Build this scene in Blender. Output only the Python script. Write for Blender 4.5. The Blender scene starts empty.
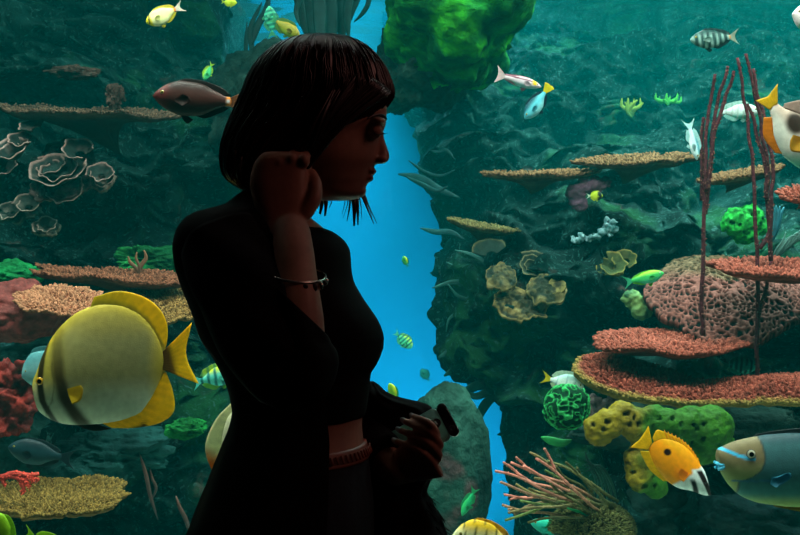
import bpy, bmesh, math, random
import numpy as np
from mathutils import Vector, Matrix

random.seed(7)
RNG = np.random.default_rng(11)
F = 800 * 50 / 36.0
CZ = 1.3
SC = bpy.context.scene
COL = SC.collection
PI = math.pi


def P(px, py, Y):
    """world point at distance Y that the photograph shows at (px, py)"""
    return np.array([(px - 400) / F * Y, Y, CZ - (py - 267.5) / F * Y])


def lin(h):
    h = h.lstrip('#')
    out = []
    for i in (0, 2, 4):
        v = int(h[i:i + 2], 16) / 255
        out.append(v / 12.92 if v <= 0.04045 else ((v + 0.055) / 1.055) ** 2.4)
    return np.array(out)


# ------------------------------------------------------------------ noise
def _hash(ix, iy, iz, seed):
    h = (ix.astype(np.int64) * 374761393 + iy.astype(np.int64) * 668265263 + iz.astype(np.int64) * 2147483647 + seed * 1274126177) & 0xFFFFFFFF
    h = ((h ^ (h >> 13)) * 1274126177) & 0xFFFFFFFF
    h = ((h ^ (h >> 16)) * 2246822519) & 0xFFFFFFFF
    return ((h ^ (h >> 15)) & 0xFFFFFF) / float(0xFFFFFF)


def vnoise(p, seed=0):
    p = np.asarray(p, float)
    i = np.floor(p).astype(np.int64)
    f = p - i
    f = f * f * f * (f * (f * 6 - 15) + 10)
    r = 0
    for dx in (0, 1):
        wx = f[..., 0] if dx else 1 - f[..., 0]
        for dy in (0, 1):
            wy = f[..., 1] if dy else 1 - f[..., 1]
            for dz in (0, 1):
                wz = f[..., 2] if dz else 1 - f[..., 2]
                r = r + wx * wy * wz * _hash(i[..., 0] + dx, i[..., 1] + dy, i[..., 2] + dz, seed)
    return r * 2 - 1


def fbm(p, octaves=4, seed=0, gain=0.5, lac=2.03):
    p = np.asarray(p, float)
    a, r = 1.0, 0
    for k in range(octaves):
        r = r + a * vnoise(p, seed + k * 17)
        p = p * lac + 3.7
        a *= gain
    return r


def smooth(pts, n):
    """Catmull-Rom through pts (k, d), n samples spread by chord length"""
    pts = np.asarray(pts, float)
    if len(pts) < 3:
        t = np.linspace(0, 1, n)[:, None]
        return pts[0] * (1 - t) + pts[-1] * t
    d = np.r_[0, np.cumsum(np.maximum(np.linalg.norm(np.diff(pts, axis=0), axis=1), 1e-9))]
    u = np.linspace(0, d[-1], n)
    k = np.clip(np.searchsorted(d, u, side='right') - 1, 0, len(pts) - 2)
    m = np.zeros_like(pts)
    m[1:-1] = (pts[2:] - pts[:-2]) / (d[2:] - d[:-2])[:, None]
    m[0] = (pts[1] - pts[0]) / (d[1] - d[0])
    m[-1] = (pts[-1] - pts[-2]) / (d[-1] - d[-2])
    h = (d[k + 1] - d[k])[:, None]
    t = ((u - d[k])[:, None]) / h
    return ((2 * t**3 - 3 * t**2 + 1) * pts[k] + (t**3 - 2 * t**2 + t) * h * m[k]
            + (-2 * t**3 + 3 * t**2) * pts[k + 1] + (t**3 - t**2) * h * m[k + 1])


def curve1(tab, x):
    """smooth 1-D interpolation of table [(x, y...)] at x"""
    tab = np.asarray(tab, float)
    xs, ys = tab[:, 0], tab[:, 1:]
    x = np.clip(np.asarray(x, float), xs[0], xs[-1])
    k = np.clip(np.searchsorted(xs, x, side='right') - 1, 0, len(xs) - 2)
    dy = np.diff(ys, axis=0) / np.diff(xs)[:, None]
    m = np.zeros_like(ys)
    m[1:-1] = np.where(dy[1:] * dy[:-1] > 0, 2 * dy[1:] * dy[:-1] / (dy[1:] + dy[:-1] + 1e-12), 0)
    m[0], m[-1] = dy[0], dy[-1]
    h = (xs[k + 1] - xs[k])[:, None]
    t = (x - xs[k])[:, None] / h
    return ((2 * t**3 - 3 * t**2 + 1) * ys[k] + (t**3 - 2 * t**2 + t) * h * m[k]
            + (-2 * t**3 + 3 * t**2) * ys[k + 1] + (t**3 - t**2) * h * m[k + 1])


def sstep(a, b, x):
    t = np.clip((np.asarray(x, float) - a) / (b - a), 0, 1)
    return t * t * (3 - 2 * t)


def mix(a, b, t):
    t = np.asarray(t)[..., None]
    return np.asarray(a) * (1 - t) + np.asarray(b) * t


def band(x, c, w, soft=0.5):
    return 1 - sstep(w * (1 - soft), w * (1 + soft), np.abs(np.asarray(x) - c))


# ------------------------------------------------------------------ mesh builder
class MB:
    def __init__(s):
        s.v, s.f, s.c, s.n = [], [], [], 0

    def add(s, v, f, c):
        v = np.asarray(v, float)
        c = np.asarray(c, float)
        if c.ndim == 1:
            c = np.tile(c, (len(v), 1))
        s.v.append(v)
        s.c.append(c)
        s.f.extend([tuple(i + s.n for i in q) for q in f])
        s.n += len(v)

    def grid(s, g, c, wrap_u=False, wrap_v=False, flip=False):
        """g: (nu, nv, 3)"""
        nu, nv = g.shape[:2]
        f = []
        for i in range(nu if wrap_u else nu - 1):
            a, b = i * nv, ((i + 1) % nu) * nv
            for j in range(nv if wrap_v else nv - 1):
                k = (j + 1) % nv
                q = (a + j, a + k, b + k, b + j)
                f.append(q[::-1] if flip else q)
        c = np.asarray(c, float)
        s.add(g.reshape(-1, 3), f, c.reshape(-1, 3) if c.ndim == 3 else c)

    def loft(s, rings, c, cap=True):
        """rings: (n, m, 3) closed loops"""
        n, m = rings.shape[:2]
        base = s.n
        s.grid(rings, c, wrap_v=True)
        if cap:
            s.f.append(tuple(base + j for j in range(m))[::-1])
            s.f.append(tuple(base + (n - 1) * m + j for j in range(m)))

    def tube(s, pts, rad, c, seg=8, cap=True):
        pts = np.asarray(pts, float)
        n = len(pts)
        rad = np.broadcast_to(np.asarray(rad, float), (n,))
        t = np.gradient(pts, axis=0)
        t /= np.linalg.norm(t, axis=1)[:, None] + 1e-12
        ref = np.array([0, 0, 1.0]) if abs(t[0][2]) < 0.9 else np.array([1.0, 0, 0])
        rings = np.zeros((n, seg, 3))
        a = np.linspace(0, 2 * PI, seg, endpoint=False)
        u = np.cross(t[0], ref)
        for i in range(n):
            u = u - t[i] * np.dot(u, t[i])
            u /= np.linalg.norm(u) + 1e-12
            w = np.cross(t[i], u)
            rings[i] = pts[i] + rad[i] * (np.cos(a)[:, None] * u + np.sin(a)[:, None] * w)
        c = np.asarray(c, float)
        if c.ndim == 2:
            c = np.repeat(c[:, None, :], seg, axis=1)
        s.loft(rings, c, cap)

    def capsule(s, a, b, ra, rb, c, seg=16):
        a, b = np.asarray(a, float), np.asarray(b, float)
        d = b - a
        L = np.linalg.norm(d) + 1e-9
        d /= L
        ph = np.linspace(-PI / 2, 0, 6)[1:]
        pts = [a + d * ra * math.sin(x) for x in ph] + [b + d * rb * math.sin(x + PI / 2) for x in ph[:-1] - 0] 
        rad = [ra * math.cos(x) for x in ph]
        ph2 = np.linspace(0, PI / 2, 6)[:-1]
        pts = [a + d * ra * math.sin(x) for x in ph] + [b + d * rb * math.sin(x) for x in ph2]
        rad = rad + [rb * math.cos(x) for x in ph2]
        s.tube(np.array(pts), np.array(rad), c, seg)

    def ball(s, ctr, r, c, nu=12, nv=16, rot=None):
        r = np.broadcast_to(np.asarray(r, float), (3,))
        th = np.linspace(0.02, PI - 0.02, nu)
        ph = np.linspace(0, 2 * PI, nv, endpoint=False)
        g = np.stack([np.sin(th)[:, None] * np.cos(ph), np.sin(th)[:, None] * np.sin(ph), np.repeat(np.cos(th)[:, None], nv, 1)], -1) * r
        if rot is not None:
            g = g @ np.asarray(rot).T
        s.loft(g + np.asarray(ctr), c, True)

    def build(s, name, mat, parent=None, smooth_shade=True):
        v = np.concatenate(s.v)
        c = np.concatenate(s.c)
        me = bpy.data.meshes.new(name)
        me.from_pydata(v.tolist(), [], s.f)
        at = me.color_attributes.new('Col', 'FLOAT_COLOR', 'POINT')
        at.data.foreach_set('color', np.c_[c, np.ones(len(c))].astype(np.float32).ravel())
        if smooth_shade:
            me.polygons.foreach_set('use_smooth', [True] * len(me.polygons))
        me.materials.append(mat)
        bm = bmesh.new()
        bm.from_mesh(me)
        bmesh.ops.recalc_face_normals(bm, faces=bm.faces)
        bm.to_mesh(me)
        bm.free()
        me.update()
        o = bpy.data.objects.new(name, me)
        COL.objects.link(o)
        if parent is not None:
            o.parent = parent
        return o


def tag(o, label=None, cat=None, group=None, kind=None):
    if label:
        o['label'] = label
    if cat:
        o['category'] = cat
    if group:
        o['group'] = group
    if kind:
        o['kind'] = kind
    return o


def empty(name, label, cat, mw=None, group=None):
    o = bpy.data.objects.new(name, None)
    o.empty_display_size = 0.05
    COL.objects.link(o)
    if mw is not None:
        o.matrix_world = mw
    return tag(o, label, cat, group)


# ------------------------------------------------------------------ materials
def new_mat(name):
    m = bpy.data.materials.new(name)
    m.use_nodes = True
    nt = m.node_tree
    nt.nodes.clear()
    return m, nt, nt.nodes.new('ShaderNodeOutputMaterial')


def attr_mat(name, rough=0.5, spec=0.4, nscale=40, namt=0.25, bump=0.2, bscale=None, voronoi=False, transl=0.0, coat=0.0, dist=0.004):
    """colour of the part itself from its colour attribute, broken up by noise, with bump"""
    m, nt, out = new_mat(name)
    N, L = nt.nodes.new, nt.links.new
    a = N('ShaderNodeAttribute')
    a.attribute_name = 'Col'
    tc = N('ShaderNodeTexCoord')
    nz = N('ShaderNodeTexNoise')
    nz.inputs['Scale'].default_value = nscale
    nz.inputs['Detail'].default_value = 4
    L(tc.outputs['Object'], nz.inputs['Vector'])
    mr = N('ShaderNodeMapRange')
    mr.inputs['From Min'].default_value = 0.3
    mr.inputs['From Max'].default_value = 0.7
    mr.inputs['To Min'].default_value = 1 - namt
    mr.inputs['To Max'].default_value = 1 + namt
    L(nz.outputs['Fac'], mr.inputs['Value'])
    mul = N('ShaderNodeVectorMath')
    mul.operation = 'MULTIPLY'
    L(a.outputs['Color'], mul.inputs[0])
    L(mr.outputs['Result'], mul.inputs[1])
    b = N('ShaderNodeBsdfPrincipled')
    b.inputs['Roughness'].default_value = rough
    b.inputs['Specular IOR Level'].default_value = spec
    b.inputs['Coat Weight'].default_value = coat
    L(mul.outputs[0], b.inputs['Base Color'])
    if bump:
        if voronoi:
            t2 = N('ShaderNodeTexVoronoi')
            t2.inputs['Scale'].default_value = bscale or nscale
            src = t2.outputs['Distance']
        else:
            t2 = N('ShaderNodeTexNoise')
            t2.inputs['Scale'].default_value = bscale or nscale
            t2.inputs['Detail'].default_value = 5
            src = t2.outputs['Fac']
        L(tc.outputs['Object'], t2.inputs['Vector'])
        bp = N('ShaderNodeBump')
        bp.inputs['Strength'].default_value = bump
        bp.inputs['Distance'].default_value = dist
        L(src, bp.inputs['Height'])
        L(bp.outputs[0], b.inputs['Normal'])
    if transl:
        t = N('ShaderNodeBsdfTranslucent')
        L(mul.outputs[0], t.inputs['Color'])
        mx = N('ShaderNodeMixShader')
        mx.inputs[0].default_value = transl
        L(b.outputs[0], mx.inputs[1])
        L(t.outputs[0], mx.inputs[2])
        L(mx.outputs[0], out.inputs[0])
    else:
        L(b.outputs[0], out.inputs[0])
    return m


def plain_mat(name, col, rough=0.6, spec=0.3, metal=0.0, nscale=60, bump=0.1, namt=0.15, dist=0.002):
    m = attr_mat(name, rough, spec, nscale, namt, bump, dist=dist)
    nt = m.node_tree
    a = [n for n in nt.nodes if n.type == 'ATTRIBUTE'][0]
    rgb = nt.nodes.new('ShaderNodeRGB')
    rgb.outputs[0].default_value = (*col, 1)
    nt.links.new(rgb.outputs[0], a.outputs['Color'].links[0].to_socket)
    nt.nodes.remove(a)
    [n for n in nt.nodes if n.type == 'BSDF_PRINCIPLED'][0].inputs['Metallic'].default_value = metal
    return m


M = {}
M['fish'] = attr_mat('fish_skin', 0.5, 0.18, 60, 0.12, 0.25, 260, voronoi=True, dist=0.001)
M['fin'] = attr_mat('fish_fin', 0.5, 0.3, 60, 0.12, 0.1, 200, transl=0.5, dist=0.001)
M['eye'] = attr_mat('fish_eye', 0.1, 0.6, 60, 0.0, 0)
M['coral'] = attr_mat('stony_coral', 0.85, 0.1, 70, 0.4, 0.5, 160, dist=0.004)
M['soft'] = attr_mat('soft_coral', 0.7, 0.2, 45, 0.35, 0.8, 60, dist=0.01)
M['sheet'] = attr_mat('leafy_coral', 0.7, 0.2, 30, 0.35, 0.6, 50, dist=0.008)
M['stone'] = attr_mat('algae_stone', 0.9, 0.1, 9, 0.55, 1.0, 22, dist=0.03)
M['plant'] = attr_mat('water_plant', 0.6, 0.3, 20, 0.3, 0.2, transl=0.25)
# ================================================================== the setting
PANE_Y = 2.36
BACK_Y = 9.0


def box(mb, lo, hi, c=(1, 1, 1)):
    x0, y0, z0 = lo
    x1, y1, z1 = hi
    v = [(x0, y0, z0), (x1, y0, z0), (x1, y1, z0), (x0, y1, z0), (x0, y0, z1), (x1, y0, z1), (x1, y1, z1), (x0, y1, z1)]
    f = [(0, 3, 2, 1), (4, 5, 6, 7), (0, 1, 5, 4), (1, 2, 6, 5), (2, 3, 7, 6), (3, 0, 4, 7)]
    mb.add(v, f, np.array(c, float))


def slab(name, lo, hi, mat, label=None):
    mb = MB()
    box(mb, lo, hi)
    o = mb.build(name, mat, smooth_shade=False)
    return tag(o, label, None, None, 'structure')


dark_paint = plain_mat('dark_gallery_paint', lin('#141416'), 0.8, 0.2, nscale=12)
dark_floor = plain_mat('dark_gallery_floor', lin('#17181a'), 0.55, 0.3, nscale=7)
steel = plain_mat('dark_steel', lin('#1c2022'), 0.5, 0.4, 0.5)
blue_paint = plain_mat('blue_tank_paint', np.array([0.010, 0.28, 0.54]), 0.9, 0.0, nscale=1.2, namt=0.06, bump=0.0)
tank_side = plain_mat('teal_tank_paint', np.array([0.02, 0.10, 0.12]), 0.9, 0.05, nscale=2)
sand = plain_mat('coral_sand', lin('#aab0a4'), 0.95, 0.05, nscale=30, bump=0.6)

slab('floor', (-4.6, -2.2, -0.1), (4.6, PANE_Y + 0.14, 0), dark_floor, 'dark floor of the viewing gallery')
slab('ceiling', (-4.6, -2.2, 3.9), (4.6, 2.22, 4.0), dark_paint, 'dark ceiling of the viewing gallery')
slab('wall_left', (-4.7, -2.2, -1.6), (-4.6, BACK_Y, 4.0), tank_side, 'side wall of the tank')
slab('wall_right', (4.6, -2.2, -1.6), (4.7, BACK_Y, 4.0), tank_side, 'side wall of the tank')
slab('wall_rear', (-4.6, -2.3, 0), (4.6, -2.2, 4.0), dark_paint, 'dark rear wall of the viewing gallery')
slab('wall_back', (-4.7, BACK_Y, -1.6), (4.7, BACK_Y + 0.1, 4.0), blue_paint, 'plain bright blue wall at the back of the tank')
slab('wall_sill', (-4.6, PANE_Y - 0.14, 0), (4.6, PANE_Y + 0.14, 0.28), dark_paint, 'dark low wall under the tank window')
slab('wall_lintel', (-4.6, PANE_Y - 0.14, 3.3), (4.6, PANE_Y + 0.14, 4.0), dark_paint, 'dark wall over the tank window')
slab('tank_cover', (-4.7, PANE_Y - 0.1, 4.0), (4.7, BACK_Y + 0.1, 4.1), dark_paint, 'dark cover over the tank')['kind'] = 'structure'

slab('added_blue_mask', (-4.6, BACK_Y - 0.08, 3.0), (4.6, BACK_Y, 4.0), tank_side, 'dark teal mask added over the lit blue wall above the water')  # added to keep the lit blue wall out of the water surface

# sandy tank floor
gx, gy = np.meshgrid(np.linspace(-4.58, 4.58, 120), np.linspace(PANE_Y + 0.16, BACK_Y - 0.02, 90), indexing='ij')
gz = 0.06 - 1.3 * sstep(4.7, 6.0, gy) + 0.05 * fbm(np.stack([gx * 1.3, gy * 1.3, gx * 0], -1), 4, 3)
mb = MB()
mb.grid(np.stack([gx, gy, gz], -1), (1, 1, 1))
tag(mb.build('tank_floor', sand), 'sandy floor of the tank', None, None, 'structure')

# acrylic pane
m, nt, out = new_mat('acrylic_pane')
N, L = nt.nodes.new, nt.links.new
tr, gl, fr, mx = N('ShaderNodeBsdfTransparent'), N('ShaderNodeBsdfGlossy'), N('ShaderNodeFresnel'), N('ShaderNodeMixShader')
tr.inputs[0].default_value = (0.97, 0.985, 0.98, 1)
gl.inputs['Roughness'].default_value = 0.02
fr.inputs[0].default_value = 1.3
L(fr.outputs[0], mx.inputs[0]); L(tr.outputs[0], mx.inputs[1]); L(gl.outputs[0], mx.inputs[2]); L(mx.outputs[0], out.inputs[0])
slab('window_1', (-4.58, PANE_Y - 0.05, 0.28), (4.58, PANE_Y + 0.05, 3.3), m, 'clear acrylic viewing window of the aquarium tank')

# water: absorbs red, scatters a little teal
m, nt, out = new_mat('sea_water')
N, L = nt.nodes.new, nt.links.new
vs, va, ad = N('ShaderNodeVolumeScatter'), N('ShaderNodeVolumeAbsorption'), N('ShaderNodeAddShader')
vs.inputs['Color'].default_value = (0.0, 0.76, 0.77, 1)
vs.inputs['Density'].default_value = 0.011
vs.inputs['Anisotropy'].default_value = 0.0
va.inputs['Color'].default_value = (0.45, 0.76, 0.76, 1)
va.inputs['Density'].default_value = 0.15
L(vs.outputs[0], ad.inputs[0]); L(va.outputs[0], ad.inputs[1]); L(ad.outputs[0], out.inputs['Volume'])
WATER = m
mb = MB()
box(mb, (-4.57, PANE_Y + 0.055, -1.4), (4.57, 5.349, 2.99))
tag(mb.build('water', m, smooth_shade=False), 'hazy teal water filling the tank', None, None, 'structure')

# thicker haze added over the rear of the tank to soften the far rock
m = WATER.copy()
m.name = 'added_rear_haze'
[n for n in m.node_tree.nodes if n.type == 'VOLUME_SCATTER'][0].inputs['Density'].default_value = 0.042
[n for n in m.node_tree.nodes if n.type == 'VOLUME_ABSORPTION'][0].inputs['Density'].default_value = 0.17
mb = MB()
box(mb, (-4.57, 5.351, -1.4), (4.57, BACK_Y - 0.005, 2.99))
tag(mb.build('water', m, smooth_shade=False), 'water with added thicker haze in the rear half of the tank', None, None, 'structure')

# rippled surface seen from below
m, nt, out = new_mat('water_surface')
N, L = nt.nodes.new, nt.links.new
tr, gl, lw, mx = N('ShaderNodeBsdfTransparent'), N('ShaderNodeBsdfGlossy'), N('ShaderNodeLayerWeight'), N('ShaderNodeMixShader')
tr.inputs[0].default_value = (0.9, 0.98, 0.97, 1)
gl.inputs[0].default_value = (0.6, 0.9, 0.88, 1)
gl.inputs['Roughness'].default_value = 0.05
lw.inputs['Blend'].default_value = 0.35
L(lw.outputs['Facing'], mx.inputs[0]); L(tr.outputs[0], mx.inputs[1]); L(gl.outputs[0], mx.inputs[2]); L(mx.outputs[0], out.inputs[0])
gx, gy = np.meshgrid(np.linspace(-4.56, 4.56, 260), np.linspace(PANE_Y + 0.06, BACK_Y - 0.09, 200), indexing='ij')
q = np.stack([gx * 3.2, gy * 3.2, gx * 0], -1)
gz = 2.96 + 0.022 * fbm(q, 3, 21) + 0.010 * np.sin(gy * 9 + 2.5 * vnoise(q * 0.3, 4))
mb = MB()
mb.grid(np.stack([gx, gy, gz], -1), (1, 1, 1))
tag(mb.build('water_surface', m), 'rippled water surface over the reef', None, None, 'structure')

# ------------------------------------------------------------------ rockwork
m, nt, out = new_mat('reef_rock')
N, L = nt.nodes.new, nt.links.new
tc = N('ShaderNodeTexCoord')


def noise_node(scale, detail=5, rough=0.55):
    n = N('ShaderNodeTexNoise')
    n.inputs['Scale'].default_value = scale
    n.inputs['Detail'].default_value = detail
    n.inputs['Roughness'].default_value = rough
    L(tc.outputs['Object'], n.inputs['Vector'])
    return n


def ramp(src, stops):
    r = N('ShaderNodeValToRGB')
    e = r.color_ramp.elements
    while len(e) < len(stops):
        e.new(0.5)
    for k, (p, c) in enumerate(stops):
        e[k].position = p
        e[k].color = (*c, 1)
    L(src, r.inputs[0])
    return r


def blend(fac, a, b):
    x = N('ShaderNodeMix')
    x.data_type = 'RGBA'
    L(fac, x.inputs[0]); L(a, x.inputs[6]); L(b, x.inputs[7])
    return x.outputs[2]


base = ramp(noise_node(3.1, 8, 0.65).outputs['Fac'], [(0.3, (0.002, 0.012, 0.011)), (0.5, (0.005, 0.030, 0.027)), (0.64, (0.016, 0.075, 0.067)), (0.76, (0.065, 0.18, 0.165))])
grn = N('ShaderNodeRGB'); grn.outputs[0].default_value = (0.02, 0.14, 0.04, 1)
pnk = N('ShaderNodeRGB'); pnk.outputs[0].default_value = (0.17, 0.08, 0.07, 1)
gm = ramp(noise_node(1.7, 4).outputs['Fac'], [(0.56, (0, 0, 0)), (0.68, (0.8, 0.8, 0.8))])
pm = ramp(noise_node(4.3, 4).outputs['Fac'], [(0.64, (0, 0, 0)), (0.72, (0.7, 0.7, 0.7))])
c1 = blend(gm.outputs[0], base.outputs[0], grn.outputs[0])
c2 = blend(pm.outputs[0], c1, pnk.outputs[0])
b = N('ShaderNodeBsdfPrincipled')
b.inputs['Roughness'].default_value = 0.9
b.inputs['Specular IOR Level'].default_value = 0.1
spk = ramp(noise_node(38, 3, 0.6).outputs['Fac'], [(0.56, (0, 0, 0)), (0.68, (0.7, 0.7, 0.7))])
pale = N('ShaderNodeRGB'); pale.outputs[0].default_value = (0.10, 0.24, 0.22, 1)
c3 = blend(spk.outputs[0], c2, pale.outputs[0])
L(c3, b.inputs['Base Color'])
bp = N('ShaderNodeBump')
bp.inputs['Strength'].default_value = 1.0
bp.inputs['Distance'].default_value = 0.08
L(noise_node(19, 9, 0.75).outputs['Fac'], bp.inputs['Height'])
L(bp.outputs[0], b.inputs['Normal'])
L(b.outputs[0], out.inputs[0])
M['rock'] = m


def rock_face(name, label, edge, side, depth, seed, zlo=-1.25, zhi=3.3):
    """a craggy reef face that turns round its free edge (side +1: free edge on the left) and runs back to the far wall"""
    nz_, nu = 380, 300
    z = np.linspace(zlo, zhi, nz_)
    xe = edge(z)
    nc = 46
    u = np.linspace(0, 1, nu - nc)
    rows = []
    far = side * 4.55
    phi = np.linspace(0, PI / 2, nc - 8)
    g = np.zeros((nu, nz_, 3))
    R = 0.55
    for j in range(nz_):
        yb = BACK_Y - 0.02
        # back strip
        yw0 = depth(np.array([xe[j] + side * R]), z[j:j + 1])[0]
        xb = np.full(8, xe[j] + side * 0.0)
        yy = np.linspace(yb, yw0 + 1.2, 9)[:-1]
        g[:8, j, 0], g[:8, j, 1] = xb + side * 0.10 * (yy - yw0 - 1.2), yy
        xq = xe[j] + side * R * (1 - np.cos(phi))
        g[8:nc, j, 0] = xq
        g[8:nc, j, 1] = yw0 + 1.2 * (1 - np.sin(phi))
        xs = xe[j] + side * R + u * (far - xe[j] - side * R)
        g[nc:, j, 0] = xs
        g[nc:, j, 1] = depth(xs, np.full(len(xs), z[j]))
    g[:, :, 2] = z[None, :]
    p = g.copy()
    w = np.stack([p[..., 0], p[..., 1] * 0.7, p[..., 2] * 1.5], -1)
    big = fbm(w * 0.9, 3, seed)
    led = p[..., 2] * 2.6 + 0.9 * vnoise(w * 0.8, seed + 5)
    saw = led - np.floor(led)
    ledge = np.where(saw < 0.75, saw / 0.75, (1 - saw) / 0.25)
    med = fbm(w * 3.2, 4, seed + 9)
    rid = 1 - np.abs(fbm(w * 7.5, 3, seed + 13))
    fine = fbm(w * 15, 4, seed + 50, 0.65)
    bil = np.abs(fbm(w * 5.2 + 3, 4, seed + 60, 0.6))
    d = 0.30 * big + 0.24 * (ledge - 0.5) + 0.14 * med + 0.06 * rid + 0.13 * bil + 0.045 * fine
    wgt = np.clip((np.arange(nu) - 4) / 20.0, 0, 1)[:, None]
    g[..., 1] -= d * wgt
    g[..., 0] -= side * (0.12 * med + 0.05 * rid) * np.where(np.arange(nu)[:, None] < nc, 0.6, 0.4)
    g[..., 2] += 0.07 * fbm(w * 4 + 9, 3, seed + 31)
    g[..., 1] = np.clip(g[..., 1], PANE_Y + 0.4, BACK_Y - 0.005)
    mb = MB()
    mb.grid(g, (1, 1, 1))
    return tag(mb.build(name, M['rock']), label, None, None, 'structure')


def px2x(px, Y):
    return (px - 400) / F * Y


def zof(py, Y):
    return CZ - (py - 267.5) / F * Y


def right_edge(z):
    Y = 6.6
    tab = [(zof(560, Y), px2x(512, Y)), (zof(500, Y), px2x(506, Y)), (zof(430, Y), px2x(497, Y)), (zof(385, Y), px2x(490, Y)), (zof(360, Y), px2x(455, Y)), (zof(300, Y), px2x(440, Y)), (zof(220, Y), px2x(442, Y)),
           (zof(150, Y), px2x(432, Y)), (zof(100, Y), px2x(425, Y)), (zof(40, Y), px2x(400, Y)), (zof(-20, Y), px2x(385, Y))]
    return curve1(tab, z)[:, 0]


def left_edge(z):
    Y = 6.4
    tab = [(zof(560, Y), px2x(360, Y)), (zof(400, Y), px2x(320, Y)), (zof(250, Y), px2x(300, Y)), (zof(130, Y), px2x(285, Y)), (zof(75, Y), px2x(225, Y)), (zof(50, Y), px2x(206, Y)), (zof(-20, Y), px2x(200, Y))]
    return curve1(tab, z)[:, 0]


def right_depth(x, z):
    return 4.75 + 0.45 * np.clip(z - 0.4, 0, 3) + 1.0 * np.clip(z - 1.25, 0, 3) - 0.08 * np.clip(x, 0, 3) * np.clip(2.0 - z, 0, 2)


def left_depth(x, z):
    return 4.9 + 0.45 * np.clip(z - 0.4, 0, 3) + 0.1 * np.clip(x + 2, 0, 2)


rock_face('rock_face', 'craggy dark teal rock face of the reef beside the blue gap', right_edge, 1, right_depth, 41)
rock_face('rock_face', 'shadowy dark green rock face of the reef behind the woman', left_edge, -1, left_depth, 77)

# ------------------------------------------------------------------ light, world, camera
w = bpy.data.worlds.new('World')
SC.world = w
w.use_nodes = True
w.node_tree.nodes['Background'].inputs[0].default_value = (0, 0, 0, 1)
w.node_tree.nodes['Background'].inputs[1].default_value = 0


def area(name, loc, target, sx, sy, power, col, spread=180):
    l = bpy.data.lights.new(name, 'AREA')
    l.shape = 'RECTANGLE'
    l.size, l.size_y = sx, sy
    l.energy = power
    l.color = col
    l.spread = math.radians(spread)
    o = bpy.data.objects.new(name, l)
    COL.objects.link(o)
    o.location = loc
    o.rotation_euler = (Vector(target) - Vector(loc)).to_track_quat('-Z', 'Y').to_euler()
    return o


area('reef_lamp_front', (0.2, 2.75, 3.75), (0.2, 3.7, 0.8), 5.5, 0.5, 230, (1.0, 0.98, 0.86), 130)
area('reef_lamp_right', (2.1, 5.3, 3.8), (2.0, 6.0, 1.2), 3.4, 1.4, 360, (0.75, 1.0, 0.92), 150)
area('reef_lamp_left', (-2.0, 4.2, 3.8), (-1.8, 4.7, 0.8), 2.6, 1.0, 60, (0.75, 1.0, 0.9), 150)
area('added_front_fill', (0.1, 2.05, 3.65), (0.1, 4.2, 0.75), 4.5, 0.15, 190, (1.0, 0.97, 0.88), 70)  # added fill, brightens the near sides of the fish through the window
area('added_wall_fill', (0.1, 7.6, -1.0), (0.0, 8.95, 0.7), 2.0, 0.4, 72, (0.5, 0.85, 1.0), 120)  # hidden fill, added to even out the brightness of the blue wall
area('back_wall_lamp', (-0.1, 6.9, 3.75), (-0.05, 8.9, 0.9), 1.6, 0.5, 135, (0.5, 0.85, 1.0), 120)

cam = bpy.data.cameras.new('camera')
cam.lens = 50
cam.sensor_width = 36
cam.clip_start = 0.05
co = bpy.data.objects.new('camera', cam)
co.location = (0, 0, CZ)
co.rotation_euler = (PI / 2, 0, 0)
COL.objects.link(co)
SC.camera = co
SC.view_settings.view_transform = 'Standard'
SC.view_settings.look = 'None'
SC.view_settings.gamma = 1
SC.view_settings.exposure = 0
SC.cycles.max_bounces = 6
SC.cycles.volume_bounces = 1
SC.cycles.transparent_max_bounces = 12
SC.cycles.sample_clamp_indirect = 4
# ================================================================== reef life
from mathutils.bvhtree import BVHTree
_v, _f = [], []
for _o in COL.objects:
    if _o.name.startswith('rock_face'):
        b0 = len(_v)
        _v += [tuple(q.co) for q in _o.data.vertices]
        _f += [tuple(b0 + i for i in q.vertices) for q in _o.data.polygons]
BVH = BVHTree.FromPolygons(_v, _f)


def rock_y(px, py):
    """distance of the rock behind a point of the view, so that growths can be rooted on it"""
    d = Vector(P(px, py, 1.0)) - Vector((0, 0, CZ))
    h = BVH.ray_cast(Vector((0, 0, CZ)), d.normalized())
    return h[0].y if h[0] is not None else 6.5


def remesh(name, mb, voxel, colfn, mat, parent=None, iters=3, disp=None):
    """one continuous skin round the overlapping solids of mb"""
    o = mb.build(name + '_tmp', mat)
    r = o.modifiers.new('r', 'REMESH')
    r.mode = 'VOXEL'
    r.voxel_size = voxel
    s = o.modifiers.new('s', 'SMOOTH')
    s.factor = 0.5
    s.iterations = iters
    dg = bpy.context.evaluated_depsgraph_get()
    me = bpy.data.meshes.new_from_object(o.evaluated_get(dg))
    bpy.data.objects.remove(o)
    n = len(me.vertices)
    co = np.empty(n * 3, np.float32)
    me.vertices.foreach_get('co', co)
    co = co.reshape(-1, 3).astype(float)
    if disp is not None:
        nr = np.empty(n * 3, np.float32)
        me.vertices.foreach_get('normal', nr)
        co = co + nr.reshape(-1, 3) * disp(co)[:, None]
        me.vertices.foreach_set('co', co.astype(np.float32).ravel())
    for a in list(me.color_attributes):
        me.color_attributes.remove(a)
    at = me.color_attributes.new('Col', 'FLOAT_COLOR', 'POINT')
    at.data.foreach_set('color', np.c_[colfn(co), np.ones(n)].astype(np.float32).ravel())
    me.polygons.foreach_set('use_smooth', [True] * len(me.polygons))
    me.materials.clear()
    me.materials.append(mat)
    me.name = name
    o = bpy.data.objects.new(name, me)
    COL.objects.link(o)
    if parent is not None:
        o.parent = parent
    return o


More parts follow.
